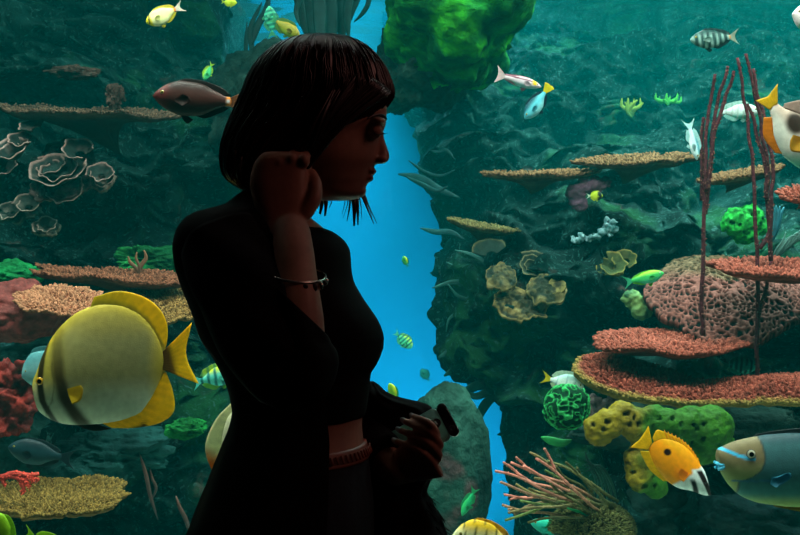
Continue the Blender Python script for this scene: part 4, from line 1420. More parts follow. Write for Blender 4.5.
# --- upper right
def wr(s, h, c):
    c = mix(c, lin('#5c1a3a'), band(h, 0.055, 0.022, 0.3) * (s > 0.2))
    return mix(c, lin('#e8c020'), band(s, 0.20, 0.06) * (h > -0.02))


tfish('wrasse', 'slim pink and white wrasse with a dark stripe beside the blue fish', (542, 86), (503, 77), 3.6, 0.12, 0.15, 0.07, base='#d8c8d0', back='#e0b8c0', belly='#8ac8c8', fincol='#c890a0', tailcol='#f0d8d8', finh=0.03, extra=wr, tl=0.2, tailform='lunate', eyer=0.018, yaw=0.25)
tfish('surgeonfish', 'light blue surgeonfish with a yellow tail pointing down near the wrasse', (525, 119), (545, 92), 3.7, 0.22, 0.24, base='#58b8c8', back='#0f4a58', belly='#88d0d8', fincol='#0f3a48', tailcol='#e0d020', finh=0.06, tailform='fan', tl=0.26)
tfish('surgeonfish', 'dark surgeonfish with white bars swimming alone in the open water', (690, 40), (731, 37), 4.0, 0.21, 0.24, base='#8ab0a8', back='#2a5654', bars=(6, 0.14, 0.86, 0.045), barcol='#123a3a', fincol='#123234', tailcol='#a8b0a0', finh=0.06, extra=lambda s, h, c: mix(c, lin('#c88a50'), band(s, 1.0, 0.05)), tl=0.2)
tfish('butterflyfish', 'white fish cut off by the upper corner of the photo', (792, 14), (834, 24), 3.4, 0.36, 0.36, base='#e0e8e0', back='#f0e8e0', belly='#58b088', fincol='#d8d8d0', face='#e8d8d8')
tfish('butterflyfish', 'white fish behind the sea whip stems', (760, 111), (722, 112), 4.35, 0.20, 0.20, base='#d8e8e4', back='#e8f0ec', belly='#58c0b0', fincol='#a0d8d0', tailcol='#58b0a8', bars=(5, 0.3, 0.9, 0.02), barcol='#b0c8c0')
tfish('wrasse', 'slim white fish hanging head up beside the sea whip', (697, 160), (690, 128), 4.0, 0.15, 0.13, 0.09, base='#c8e8ec', back='#58a8b8', belly='#e8f4f4', fincol='#b8e0e0', tailcol='#d0f0f0', yaw=0.0)
tfish('damselfish', 'tiny yellow and black fish in front of the purple coral', (603, 196), (590, 196), 4.7, 0.34, 0.34, base='#b8c828', fincol='#c8d020', tailcol='#d8e0d0', group=G, extra=lambda s, h, c: mix(c, lin('#101818'), band(s, 0.25, 0.18)), eyer=0)
tfish('fusilier', 'bright green fish above the netted coral', (664, 273), (631, 281), 3.9, 0.17, 0.20, 0.09, base='#3fb860', back='#98d838', belly='#58c8a0', fincol='#70c840', tailcol='#48b890', finh=0.04, tl=0.24, iris='#e0e8e0')
tfish('butterflyfish', 'white fish with a yellow face tail hiding behind the green brain coral', (584, 388), (550, 379), 4.15, 0.28, 0.26, base='#d8e8e0', back='#a8d0c8', belly='#c8e0d8', fincol='#c8d8b0', tailcol='#d8c820', bars=(3, 0.3, 0.8, 0.02), barcol='#98b8b8')
tfish('sergeant_fish', 'teal striped fish in the dark hollow between the two pink table corals', (758, 366), (728, 366), 4.28, 0.26, 0.26, base='#3aa898', back='#2a8a78', bars=(5, 0.25, 0.9, 0.045), barcol='#0e3a3a', fincol='#2a8a78', group=G)
tfish('damselfish', 'slender green fish pointing down in front of the grey-green boulder', (462, 516), (473, 493), 4.0, 0.17, 0.15, base='#1f9a60', back='#2fae60', fincol='#2a9a60', group=G, eyer=0)
tfish('parrotfish', 'turquoise fish partly hidden at the base of the branching coral', (530, 522), (566, 532), 4.05, 0.2, 0.2, base='#28b8a0', back='#38d0a8', fincol='#28a890', group=G)
f = tfish('butterflyfish', 'cream and yellow barred butterflyfish cut by the bottom edge', (452, 536), (512, 546), 2.9, 0.34, 0.3, base='#e8e4b0', back='#e8b820', belly='#e8e8d0', bars=(5, 0.2, 0.9, 0.012), barcol='#3a4a20', fincol='#e8a818', tailcol='#e8c020', finh=0.05, group='half-hidden fish')

# --- orange rabbitfish (traced)
f = Fish('rabbitfish', 'bright orange rabbitfish with black and white face in front of the yellow-green sponge', (711, 495), (650, 446), 3.2)
tp = f.sh([(711, 494), (707.5, 480), (704, 470), (700, 464), (693, 454), (685, 446), (676, 441), (668, 438.5), (660, 438), (654, 440.5), (651, 443)])
bt = f.sh([(711, 496), (706, 495.5), (700, 494), (695, 492), (690, 490.5), (684, 489.5), (676, 487), (667, 481), (658, 471), (651, 458), (648.5, 449)])
tp[0], bt[0] = (0, 0.006), (0, -0.006)
FX = f


def fox_col(s, h):
    px = FX.n + (s[..., None] * FX.d + h[..., None] * FX.up) * FX.Lp
    x, y = px[..., 0], px[..., 1]
    c = np.broadcast_to(lin('#ff9a04'), x.shape + (3,)).copy()
    c = mix(c, lin('#e8b018'), sstep(0.10, 0.2, np.abs(h)) * sstep(0.4, 0.9, s) * 0.6)
    c = mix(c, lin('#1c0806'), 1 - sstep(3.0, 4.4, np.hypot(x - 666.5, (y - 451.5) * 1.1)))
    # white lower front, black breast, white cheek, black face
    e = x * 0.77 + y * 0.64           # along the fish, towards the nose
    w1 = sstep(-2, 2, (y - 470) - (690 - x) * 0.62 - 3)
    c = mix(c, lin('#e4ece8'), w1 * sstep(0, 4, x - 670))
    lower = sstep(-1.5, 1.5, (x - 690) - (y - 468) * 0.22)
    c = mix(c, lin('#e4ece8'), lower * sstep(467, 469.5, y))
    blk = band(x - (y - 478) * 0.35, 690.5, 2.6, 0.3) * sstep(475, 481, y)
    c = mix(c, lin('#120a08'), blk)
    fx = x - (y - 480) * 0.52
    c = mix(c, lin('#1c0c0a'), band(fx, 703.0, 3.1, 0.25) * sstep(468, 471, y))
    return c


f.body(up_mono(tp), up_mono(bt), 0.10, fox_col, 110, 90)
og, ye = lin('#ffa808'), lin('#ffd010')
dors = f.sh([(699, 464), (693, 456), (685, 448), (676, 443), (668, 440), (660, 439.5), (654, 441.5)])
E = f.sh([(698, 459), (690, 447.5), (682, 440.5), (673, 435.5), (665, 432), (657, 430), (652.5, 438)])
f.fin('dorsal_fin', dors, E, const(ye), 0.012, 40, 8)
mb = MB()
sp = smooth(E[:5], 12)
bs = smooth(dors[:5], 12)
for i in range(12):
    q = np.array([bs[i], sp[i] + (sp[i] - bs[i]) * 0.25])
    mb.tube(f.loc(np.linspace(q[0, 0], q[1, 0], 4), np.linspace(q[0, 1], q[1, 1], 4), 0), [0.003, 0.0025, 0.0018, 0.0008], og, 6)
mb.build('spines', M['fin'], f.root)
f.fin('anal_fin', f.sh([(668, 481), (660, 473), (653, 462), (649, 451)]), f.sh([(663, 481), (650, 470), (642, 456), (640.5, 451)]), const(ye), 0.012, 26, 8)
f.fin('tail_fin', f.sh([(652, 443), (650, 446), (648.5, 449.5)]), f.sh([(648.5, 426), (643.5, 434), (639, 440), (634, 444), (630.5, 447.5)]), const(ye), 0.014, 28, 9)
f.pectoral(*f.sh((687, 474)), f.sh([(678, 466), (675, 470), (676, 476), (681, 480)]), const(lin('#f09a10')), 0.04)
f.eye(*f.sh((703, 481)), 0.022, lin('#2a1410'))

# --- white and brown rabbitfish at the right edge (traced)
f = Fish('rabbitfish', 'white rabbitfish with a brown flank patch and yellow tail beside the forked sea whip', (828, 176), (772, 105), 3.3)
FW = f
tp = [(0, 0.006), (0.12, 0.07), (0.3, 0.17), (0.5, 0.22), (0.7, 0.19), (0.88, 0.09), (1, 0.05)]
bt = [(0, -0.006), (0.12, -0.09), (0.3, -0.21), (0.5, -0.25), (0.7, -0.21), (0.88, -0.10), (1, -0.05)]


def fw_col(s, h):
    px = FW.n + (s[..., None] * FW.d + h[..., None] * FW.up) * FW.Lp
    x, y = px[..., 0], px[..., 1]
    c = mix(lin('#c0a898'), lin('#d8d4c8'), sstep(-0.05, 0.1, -h))
    c = mix(c, lin('#48b89c'), sstep(150, 166, y) * 0.8)
    return mix(c, lin('#2a1a10'), 1 - sstep(0.55, 1.1, np.hypot((x - 794) / 12, (y - 124) / 14)))


f.body(tp, bt, 0.09, fw_col, 80, 60)
f.fin('tail_fin', [(0.97, 0.05), (0.97, 0), (0.97, -0.05)], f.sh([(777.5, 84), (772, 91), (768, 96), (763, 98), (755.5, 100.5)]), const(lin('#e8bc0c')), 0.014, 26, 8)
f.fin('dorsal_fin', [(0.3, 0.16), (0.5, 0.21), (0.7, 0.18), (0.9, 0.08)], [(0.34, 0.25), (0.55, 0.30), (0.80, 0.33), (0.93, 0.12)], const(lin('#b89a8c')), 0.012)
f.fin('anal_fin', [(0.5, -0.24), (0.7, -0.2), (0.9, -0.09)], [(0.56, -0.3), (0.78, -0.29), (0.95, -0.16)], const(lin('#e89018')), 0.012)
f.pectoral(*f.sh((800, 140)), f.sh([(789, 136), (786, 143), (787, 152), (796, 154)]), const(lin('#c89418')), 0.05)
f.eye(0.14, 0.03, 0.03, lin('#c0b080'))

# --- blue-grey unicornfish (traced)
f = Fish('unicornfish', 'large blue-grey fish with an olive face, blue lips and blue cheek stripe', (716, 455), (894, 471), 2.95)
FU = f
tp = f.sh([(716, 453), (718, 448.5), (722, 446.5), (732, 442), (752, 437), (769, 434), (800, 433), (830, 436), (858, 446), (880, 459), (893, 466)])
bt = f.sh([(716, 457), (718, 466), (721.5, 474), (730, 486.5), (743, 497), (760, 503), (786, 506.5), (810, 507), (840, 502), (868, 488), (893, 476)])
tp[0], bt[0] = (0, 0.01), (0, -0.012)


def uni_col(s, h):
    px = FU.n + (s[..., None] * FU.d + h[..., None] * FU.up) * FU.Lp
    x, y = px[..., 0], px[..., 1]
    body = mix(lin('#3a6468'), lin('#2f7a74'), sstep(455, 500, y))
    body = mix(body, lin('#2c4a52'), 1 - sstep(436, 446, y))
    face = mix(lin('#7a6c4c'), lin('#8a9a5c'), sstep(455, 480, y))
    gx = np.interp(y, [436, 445, 458, 468, 474, 480], [757, 760, 761, 757, 749, 736])
    t = sstep(-2, 1.2, x - gx)
    c = mix(face, body, t)
    c = mix(c, lin('#1c2c2c'), band(x, gx, 0.9, 0.6) * 0.6)
    c = mix(c, lin('#8aa03a'), sstep(490, 504, y) * 0.8)
    ly = np.interp(x, [719, 726, 737, 752], [447.5, 450, 454.5, 457.5])
    c = mix(c, lin('#3fb4e0'), band(y, ly, 1.7, 0.4) * (x < 752) * (x > 717))
    c = mix(c, lin('#4ab8e0'), band(y, 466, 2.6, 0.4) * (1 - sstep(720.5, 723, x)))
    l2 = np.interp(x, [728, 770], [479, 478])
    return mix(c, lin('#2a6a8a'), band(y, l2, 1.0, 0.5) * (x > 729) * (x < 775) * 0.8)


f.body(up_mono(tp), up_mono(bt), 0.085, uni_col, 150, 90)
f.fin('dorsal_fin', f.sh([(752, 439), (775, 436), (805, 435), (840, 441), (880, 460)]), f.sh([(756, 434), (776, 430.5), (806, 428), (842, 431), (886, 450)]), const(lin('#1e3034')), 0.006, 40, 6)
f.fin('anal_fin', f.sh([(770, 503.5), (800, 506), (840, 501), (880, 481)]), f.sh([(776, 507), (806, 512), (846, 511), (888, 494)]), const(lin('#8a7a1c')), 0.006, 40, 6)
f.fin('tail_fin', [(0.985, 0.03), (0.985, 0), (0.985, -0.03)], [(1.2, 0.19), (1.13, 0.06), (1.12, 0), (1.13, -0.06), (1.2, -0.19)], const(lin('#2a5a60')), 0.01, 26, 8)
f.pectoral(*f.sh((766, 478)), f.sh([(771, 474), (783, 469), (784.5, 474), (770, 484)]), const(lin('#2a7a94')), 0.03)
f.eye(*f.sh((747, 452)), 0.026, lin('#b8b49c'), lin('#2a2a20'))
mb = MB()
for pts in ([(715.6, 462.5), (719, 464), (722.5, 463)], [(716.5, 468.5), (719.5, 467.5), (722.5, 465)]):
    q = f.sh(smooth(np.array(pts, float), 8))
    for sd in (1, -1):
        mb.tube(f.loc(q[:, 0], q[:, 1], sd * (f.hy(q[:, 0]) * 0.75 + 0.002)), 0.0042, lin('#58c4ea'), 8)
tag(mb.build('lips', M['fish'], f.root), 'bright blue lips')
# ================================================================== the visitor
WY = 1.7
K = WY / F


def Q(px, py, dy=0.0):
    """point of the standing woman: outline coordinates on her middle plane, dy metres nearer (-) or further (+)"""
    return P(px, py, WY + dy)


SKIN = lin('#a87a66')
skin_m = attr_mat('skin', 0.5, 0.35, 90, 0.08, 0.10, 300, dist=0.001)
hair_m = attr_mat('hair', 0.33, 0.8, 30, 0.3, 0.0)
black_m = attr_mat('black_cloth', 0.9, 0.1, 120, 0.25, 0.4, 500, dist=0.001)
denim_m = attr_mat('dark_denim', 0.85, 0.15, 300, 0.3, 0.4, 700, dist=0.0008)
metal_m = plain_mat('silver', lin('#b9b2a8'), 0.25, 0.5, 1.0, nscale=200)
nail_m = plain_mat('nail_polish', lin('#a9b4b8'), 0.15, 0.6, nscale=50, bump=0)

woman = empty('person', 'woman in black with bobbed dark hair, hand raised to her hair, holding a phone', 'person', Matrix.Translation((Q(285, 0)[0], WY, 0.0)))
WMI = woman.matrix_world.inverted()


def attach(o):
    o.parent = woman
    o.matrix_parent_inverse = WMI
    return o


def ring_stack(tab, n, m=48, ycol=True, expo=2.0, squash=None):
    """tab: rows (py, xl, xr, yc, hy) -> n rings of m points; ring angle 0 = front (+x), -90 deg = towards the viewer"""
    tab = np.asarray(tab, float)
    py = np.linspace(tab[0, 0], tab[-1, 0], n)
    v = curve1(tab, py)
    a = np.linspace(0, 2 * PI, m, endpoint=False)
    ca, sa = np.cos(a), np.sin(a)
    f = lambda q: np.sign(q) * np.abs(q) ** (2 / expo)
    cx, hx = (v[:, 0] + v[:, 1]) / 2, (v[:, 1] - v[:, 0]) / 2
    X = (cx[:, None] + hx[:, None] * f(ca) - 400) * K
    Y = WY + v[:, 2][:, None] + v[:, 3][:, None] * f(sa)
    Z = np.repeat((CZ - (py - 267.5) * K)[:, None], m, 1)
    return np.stack([X, Y, Z], -1), py, a


# ---------------------------------------------------------------- body: one continuous skin
mb = MB()
# head: skull, face with traced profile
r, _, a = ring_stack([(52, 285, 335, 0, 0.035), (60, 262, 360, 0, 0.058), (75, 248, 376, 0, 0.071), (92, 243, 384, 0, 0.076), (108, 243, 387, 0, 0.077), (118, 246, 386.5, 0, 0.076), (126, 250, 385.5, 0, 0.074), (134, 256, 381, 0, 0.072),
                      (142, 262, 379.5, 0, 0.070), (152, 268, 378.5, 0, 0.068), (160, 273, 377.5, 0, 0.065), (167, 276, 374, 0, 0.061), (174, 279, 371, 0, 0.056), (180, 283, 369, 0, 0.052), (186, 287, 366.5, 0, 0.047), (193, 293, 364, 0, 0.041), (198, 304, 359, 0, 0.030), (200.5, 318, 350, 0, 0.014)], 70, 48, expo=2.25)
# narrow the face towards its front so that it is not a box
cx = r[..., 0].mean(1)[:, None]
fr = np.clip((r[..., 0] - cx) / (r[..., 0].max(1)[:, None] - cx + 1e-6), 0, 1)
r[..., 1] = WY + (r[..., 1] - WY) * (1 - 0.30 * fr**1.6)
mb.loft(r, SKIN)
# nose
nz = np.array([(131, 381, 383.5, .006), (137, 378, 383.8, .0065), (144, 376, 386, .008), (150, 375, 388.2, .010), (156, 374, 389.8, .0125), (160, 373, 389.0, .0135), (163.5, 372, 385, .012)])
rings = []
for py, x0, x1, hw in nz:
    t = np.linspace(0, 2 * PI, 20, endpoint=False)
    rings.append(np.stack([((x0 + x1) / 2 + (x1 - x0) / 2 * np.cos(t) - 400) * K, WY + hw * np.sin(t), np.full(20, CZ - (py - 267.5) * K)], -1))
mb.loft(np.array(rings), SKIN)
for sd in (-1, 1):
    mb.ball(Q(381.5, 159.5, sd * 0.0115), (0.0085, 0.006, 0.006), SKIN)      # nostril wings
    mb.ball(Q(378.5, 122, sd * 0.030), (0.012, 0.022, 0.007), SKIN)           # brow bones
    mb.ball(Q(374.5, 131, sd * 0.031), (0.0125, 0.016, 0.0115), SKIN)       # lids, lowered
    mb.ball(Q(301, 150, sd * 0.070), (0.018, 0.008, 0.026), SKIN)             # ears
mb.ball(Q(371.5, 171.2), (0.0078, 0.019, 0.0050), SKIN)                       # upper lip
mb.ball(Q(369.0, 178.2), (0.0072, 0.016, 0.0056), SKIN)                       # lower lip
mb.ball(Q(360.5, 191), (0.0088, 0.017, 0.010), SKIN)                          # chin
# neck and torso
mb.tube(smooth([Q(300, 165, 0), Q(284, 195, 0), Q(272, 226, 0), Q(266, 262, 0)], 14), np.interp(np.linspace(0, 1, 14), [0, .35, .7, 1], [.050, .046, .054, .075]), SKIN, 28)
r, _, a = ring_stack([(214, 250, 306, 0, .07), (222, 232, 316, 0, .11), (232, 208, 328, 0, .150), (245, 196, 338, 0, .168), (270, 198, 345, 0, .165), (300, 208, 358, 0, .150), (320, 216, 370, 0, .145), (336, 221, 377, 0, .140), (352, 226, 376, 0, .135), (372, 231, 368, 0, .125),
                      (400, 236, 364, 0, .120), (425, 238, 362, 0, .120), (445, 236, 364, 0, .130), (470, 230, 367, 0, .150), (510, 226, 370, 0, .170), (545, 228, 370, 0, .175), (575, 238, 362, 0, .16)], 90, 52, expo=2.2)
mb.loft(r, SKIN)


def limb(pts, rad, n=26, seg=20):
    p = smooth(pts, n)
    mb.tube(p, np.interp(np.linspace(0, 1, n), np.linspace(0, 1, len(rad)), rad), SKIN, seg)
    mb.ball(p[0], rad[0] * 0.98, SKIN)
    mb.ball(p[-1], rad[-1] * 0.98, SKIN)


# legs
for sd in (-1, 1):
    hx = 300 + 3 * sd
    limb([Q(hx, 560, sd * .085), Q(hx + 4, 700, sd * .09), Q(hx + 4, 800, sd * .09), Q(hx + 2, 815, sd * .09)], [.088, .078, .060, .055])
    limb([Q(hx + 2, 810, sd * .09), Q(hx - 6, 890, sd * .09), Q(hx - 6, 1020, sd * .09), Q(hx - 6, 1075, sd * .09)], [.054, .056, .038, .033])
    limb([Q(hx - 10, 1082, sd * .09), Q(hx + 30, 1092, sd * .095), Q(hx + 90, 1105, sd * .10)], [.036, .034, .024])
# right arm: shoulder, elbow, raised forearm
limb([Q(232, 252, -.150), Q(264, 312, -.185), Q(300, 368, -.205)], [.050, .044, .038])
limb([Q(298, 368, -.205), Q(296, 320, -.200), Q(294, 262, -.175), Q(291, 232, -.150)], [.038, .038, .030, .027])
# left arm: reaching forward, forearm down to the phone hand
limb([Q(306, 258, .150), Q(322, 330, .155), Q(336, 398, .140)], [.046, .040, .036])
limb([Q(336, 398, .140), Q(366, 442, .080), Q(397, 471, .004)], [.036, .034, .023])


def finger(pts, r0, r1):
    p = smooth(pts, 14)
    rr = np.linspace(r0, r1, 14)
    mb.tube(p, rr, SKIN, 14)
    mb.ball(p[-1], r1, SKIN, 8, 10)
    mb.ball(p[0], r0, SKIN, 8, 10)


# right hand: loose fist gathering the hair behind the ear, back of the hand to the viewer
r, _, _ = ring_stack([(160, 274, 308, -.118, .011), (165, 268, 311, -.120, .015), (174, 263, 313, -.122, .017), (188, 261, 314, -.126, .018), (205, 264, 314, -.132, .019), (222, 271, 312, -.140, .020), (236, 276, 310, -.148, .021)], 22, 28, expo=2.6)
mb.loft(r, SKIN)
for px, py, tx, ty in ((269, 172, 276, 190), (280, 163, 286, 184), (292, 159, 297, 182), (304, 160, 307, 180)):
    finger([Q(px, py, -.122), Q(px + 2, py - 5, -.104), Q(px + 4, py + 1, -.082), Q(tx, ty - 8, -.076)], .0084, .0068)
    mb.ball(Q(px, py + 1, -.130), (.0088, .010, .010), SKIN, 10, 12)
finger([Q(305, 212, -.140), Q(314, 198, -.136), Q(315, 184, -.122), Q(311, 174, -.108)], .0125, .0088)
# left hand: fingers wrapped over the phone, back of the hand to the right and below
PN = [(413, 416.5), (404, 421), (399.5, 430), (395.5, 441)]
KN = [(437, 436), (440.5, 446), (439.5, 456.5), (434, 466)]
r = []
for t in np.linspace(0, 1, 14):
    c = Q(399, 468, -.002) * (1 - t) + Q(433, 452, -.012) * t
    ax = np.array([-0.40, 0, 0.92]) * (.026 + .016 * t)       # across the palm
    bx = np.array([0.25, 0.95, 0.1]) * .0125
    an = np.linspace(0, 2 * PI, 24, endpoint=False)
    r.append(c + np.cos(an)[:, None] * ax + np.sin(an)[:, None] * bx)
mb.loft(np.array(r), SKIN)
for k, ((kx, ky), (tx, ty)) in enumerate(zip(KN, PN)):
    m1 = (kx * .62 + tx * .38 + 2.5, ky * .62 + ty * .38 - 4.5)
    m2 = (kx * .25 + tx * .75 + 1.5, ky * .25 + ty * .75 - 2.0)
    finger([Q(kx - 6, ky + 5, -.010), Q(kx, ky, -.018), Q(*m1, -.028), Q(*m2, -.010), Q(tx, ty, .018)], .0068, .0050)
finger([Q(404, 474, .010), Q(418, 468, .050), Q(432, 452, .066), Q(433, 438, .064)], .0115, .0085)
body = remesh('body', mb, 0.0026, lambda co: np.tile(SKIN, (len(co), 1)) * (0.92 + 0.16 * np.clip(0.5 + fbm(co * 25, 2, 3), 0, 1))[:, None], skin_m, None, iters=3)


def lips_col(co):
    pass


# lips, brows: colour of the part itself
me = body.data
co = np.empty(len(me.vertices) * 3, np.float32)
me.vertices.foreach_get('co', co)
co = co.reshape(-1, 3).astype(float)
at = me.color_attributes['Col']
cc = np.empty(len(co) * 4, np.float32)
at.data.foreach_get('color', cc)
cc = cc.reshape(-1, 4)
for px, py, rr in ((374.5, 170.8, 4.2), (372, 178.5, 4.4)):
    q = Q(px, py)
    d = np.sqrt(((co - q) / [rr * K, 0.020, rr * 0.85 * K]) ** 2 @ np.ones(3))
    w = 1 - sstep(0.8, 1.1, d)
    cc[:, :3] = cc[:, :3] * (1 - w[:, None]) + lin('#8a3a3c') * w[:, None]
at.data.foreach_set('color', cc.ravel())
attach(body)

# lashes and brows
for sd in (-1, 1):
    mb = MB()
    lid = smooth([Q(374.5, 133.6, sd * .046), Q(379, 133.4, sd * .036), Q(382.5, 132.8, sd * .022)], 16)
    mb.tube(lid, .0011, lin('#080606'), 6)
    for k in range(16):
        b = lid[k]
        mb.tube(smooth([b, b + np.array([.004, sd * .001, -.0015]), b + np.array([.008, sd * .002, -.0008])], 5), [.0008, .0006, .0004, .0003, .0001], lin('#080606'), 5)
    attach(mb.build('eyelashes', hair_m))
    mb = MB()
    p = smooth([Q(386, 119, sd * .016), Q(382, 115.5, sd * .030), Q(375, 115, sd * .043), Q(367, 119, sd * .055)], 12)
    mb.tube(p, np.interp(np.linspace(0, 1, 12), [0, .3, 1], [.0022, .0028, .0008]), lin('#120c0a'), 8)
    attach(mb.build('eyebrow', hair_m))
for k, (tx, ty) in enumerate(PN):
    mb = MB()
    d = np.array(PN[k]) - np.array(KN[k])
    d = d / np.hypot(*d)
    c = Q(tx + d[0] * 0.5, ty + d[1] * 0.5, .0130)
    ax = np.array([d[0], 0.45, -d[1]])
    ax /= np.linalg.norm(ax)
    by = np.array([0, -1.0, 0.25])
    by = by - ax * (by @ ax)
    by /= np.linalg.norm(by)
    mb.ball(c, (.0072, .0026, .0042), (1, 1, 1), 10, 14, rot=np.stack([ax, by, np.cross(ax, by)], 1))
    o = mb.build('fingernail', nail_m)
    o['label'] = 'silver polished nail'
    attach(o)

# ---------------------------------------------------------------- hair: chin-length bob swept back behind the ear
HB, HR = lin('#0d0708'), lin('#2a1312')
# rows: py, xl, xr(near side), half depth
hr = np.array([(36.5, 312, 334, .020), (39, 296, 350, .045), (44, 282, 362, .062), (52, 270, 373, .077), (60, 262, 379.5, .086), (70, 254.5, 386, .092), (80, 249, 390, .095), (90, 245, 393, .097), (97, 242, 392.5, .098), (104, 239, 387.5, .099), (112, 236, 381, .100), (120, 232.5, 374, .101),
               (128, 229, 360, .102), (136, 226.5, 342, .103), (144, 224.5, 328, .104), (152, 223.5, 316, .104), (160, 223, 306, .104), (168, 223.5, 298, .102), (175, 225, 290, .098), (181, 229, 282, .090), (186, 235, 274, .080), (190, 242, 266, .066)])
py = np.linspace(hr[0, 0], hr[-1, 0], 110)
v = curve1(hr, py)
m = 220
a = np.linspace(0, 2 * PI, m, endpoint=False)
X, Yv = np.zeros((110, m)), np.zeros((110, m))
for i in range(110):
    cx, hx = (v[i, 0] + v[i, 1]) / 2, (v[i, 1] - v[i, 0]) / 2
    lock = 0.016 * np.sin(a * 31 + 2.5 * math.sin(i * .05)) + 0.012 * vnoise(np.c_[np.cos(a) * 6, np.sin(a) * 6, np.full(m, py[i] * .012)], 3) * 1.6 + 0.010 * np.sin(a * 67 + i * .03)
    lock = lock * np.clip((py[i] - 36) / 25, 0.15, 1)
    X[i] = cx + hx * np.sign(np.cos(a)) * np.abs(np.cos(a)) ** 0.92 * (1 + lock * 0.55)
    Yv[i] = v[i, 2] * np.sign(np.sin(a)) * np.abs(np.sin(a)) ** 0.92 * (1 + lock)
g = np.stack([(X - 400) * K, WY + Yv, CZ - (np.repeat(py[:, None], m, 1) - 267.5) * K], -1)
tone = np.clip(0.5 + 0.5 * vnoise(np.stack([np.cos(a) * 14, np.sin(a) * 14, a * 0], -1), 8), 0, 1)
mb = MB()
mb.loft(g, np.repeat(mix(HB, HR, tone)[None], 110, 0))
# strands that follow the head from the parting to the tips
for k in range(420):
    j = RNG.integers(0, m)
    i0 = RNG.integers(0, 40)
    i1 = min(109, i0 + RNG.integers(35, 95))
    idx = np.linspace(i0, i1, 16).astype(int)
    jj = (j + (np.linspace(0, 1, 16) * RNG.integers(-6, 7)).astype(int)) % m
    p = g[idx, jj].copy()
    cxyz = np.array([(310 - 400) * K, WY, 0])
    out = p - cxyz
    out[:, 2] = 0
    p += out / (np.linalg.norm(out, axis=1)[:, None] + 1e-6) * 0.0012
    mb.tube(p, np.interp(np.linspace(0, 1, 16), [0, .2, .8, 1], [.0004, .0013, .0012, .0003]), mix(HB, HR, RNG.random()), 5)
# loose ends at the nape
for k in range(70):
    x = 228 + RNG.random() * 46
    y = np.interp(x, [228, 238, 250, 274], [170, 182, 186, 184])
    dy = RNG.normal(0, .05)
    p = smooth([Q(x + 2, y - 26, dy), Q(x + 1, y - 10, dy), Q(x + 2 + RNG.normal(0, 1.5), y + 4 + RNG.random() * 6, dy)], 8)
    mb.tube(p, np.linspace(.0024, .0005, 8), mix(HB, HR, RNG.random()), 6)
# far-side curtain hanging past the jaw
for x0, x1, x2, y1, w in ((318, 322, 320, 214, .006), (322, 326, 325, 216, .005), (315, 318, 317, 208, .006), (329, 332, 329, 208, .002), (345, 350, 347, 221, .0022), (348, 354, 354, 226, .0050), (351, 357, 358, 225, .0035), (356, 364, 374, 224, .0022), (358, 366, 377, 223.5, .0016), (340, 345, 342, 214, .0012), (343, 348, 343, 218, .0012), (353, 360, 362, 219, .0014), (360, 367, 372, 217, .0010)):
    p = smooth([Q(x0 + 22, 92, .090), Q(x0 + 14, 130, .095), Q(x0, 178, .085), Q(x1, 200, .075), Q(x2, y1, .070)], 22)
    mb.tube(p, np.interp(np.linspace(0, 1, 22), [0, .3, .8, 1], [.003, w * 1.6, w, w * .3]), mix(HB, HR, RNG.random()), 7)
# hair gathered back to the raised hand
for k in range(60):
    t = k / 59
    s = Q(392 - 60 * t, 92 - 18 * math.sin(t * 3), -.060 - .035 * t + RNG.normal(0, .002))
    e = Q(290 + 18 * RNG.random(), 158 + 14 * RNG.random(), -.102)
    mid = s * .45 + e * .55 + np.array([0, -.010 - .012 * t, .010 - .010 * t])
    mb.tube(smooth([s, mid, e], 14), np.interp(np.linspace(0, 1, 14), [0, .2, 1], [.0008, .0022, .0020]), mix(HB, HR, RNG.random()), 6)
attach(mb.build('hair', hair_m))

# ---------------------------------------------------------------- clothes
BLK = lin('#0b0b0c')


def cloth_shell(name, tab, mat, col, a0=None, a1=None, n=80, m=90, thick=.003, folds=.0, seed=0, expo=2.1, nfold=9):
    g, py, a = ring_stack(tab, n, m, expo=expo)
    if a0 is not None:
        tab = np.asarray(tab, float)
        v = curve1(tab, py)
        a = np.linspace(a0, a1, m)
        f = lambda q: np.sign(q) * np.abs(q) ** (2 / expo)
        cx, hx = (v[:, 0] + v[:, 1]) / 2, (v[:, 1] - v[:, 0]) / 2
        g = np.stack([(cx[:, None] + hx[:, None] * f(np.cos(a)) - 400) * K, WY + v[:, 2][:, None] + v[:, 3][:, None] * f(np.sin(a)), np.repeat((CZ - (py - 267.5) * K)[:, None], m, 1)], -1)
    ctr = g.mean(1, keepdims=True)
    out = g - ctr
    out[..., 2] = 0
    out /= np.linalg.norm(out, axis=2)[..., None] + 1e-6
    fo = folds * (np.sin(a * nfold + seed)[None] * (0.4 + 0.6 * np.linspace(0, 1, n))[:, None] + 0.7 * fbm(g * 9, 3, seed))
    g = g + out * fo[..., None]
    inner = g - out * thick
    mb = MB()
    closed = a0 is None
    if closed:
        loop = np.concatenate([g, inner[::-1], g[:1]], 0)
        mb.grid(loop, col, wrap_v=True)
    else:
        mb.grid(np.concatenate([g, inner[:, ::-1], g[:, :1]], 1), col)
        nn = 2 * m + 1
        for i in (0, n - 1):
            for j in range(m - 1):
                mb.f.append((i * nn + j, i * nn + j + 1, i * nn + 2 * m - 2 - j, i * nn + 2 * m - 1 - j))
    return attach(mb.build(name, mat))


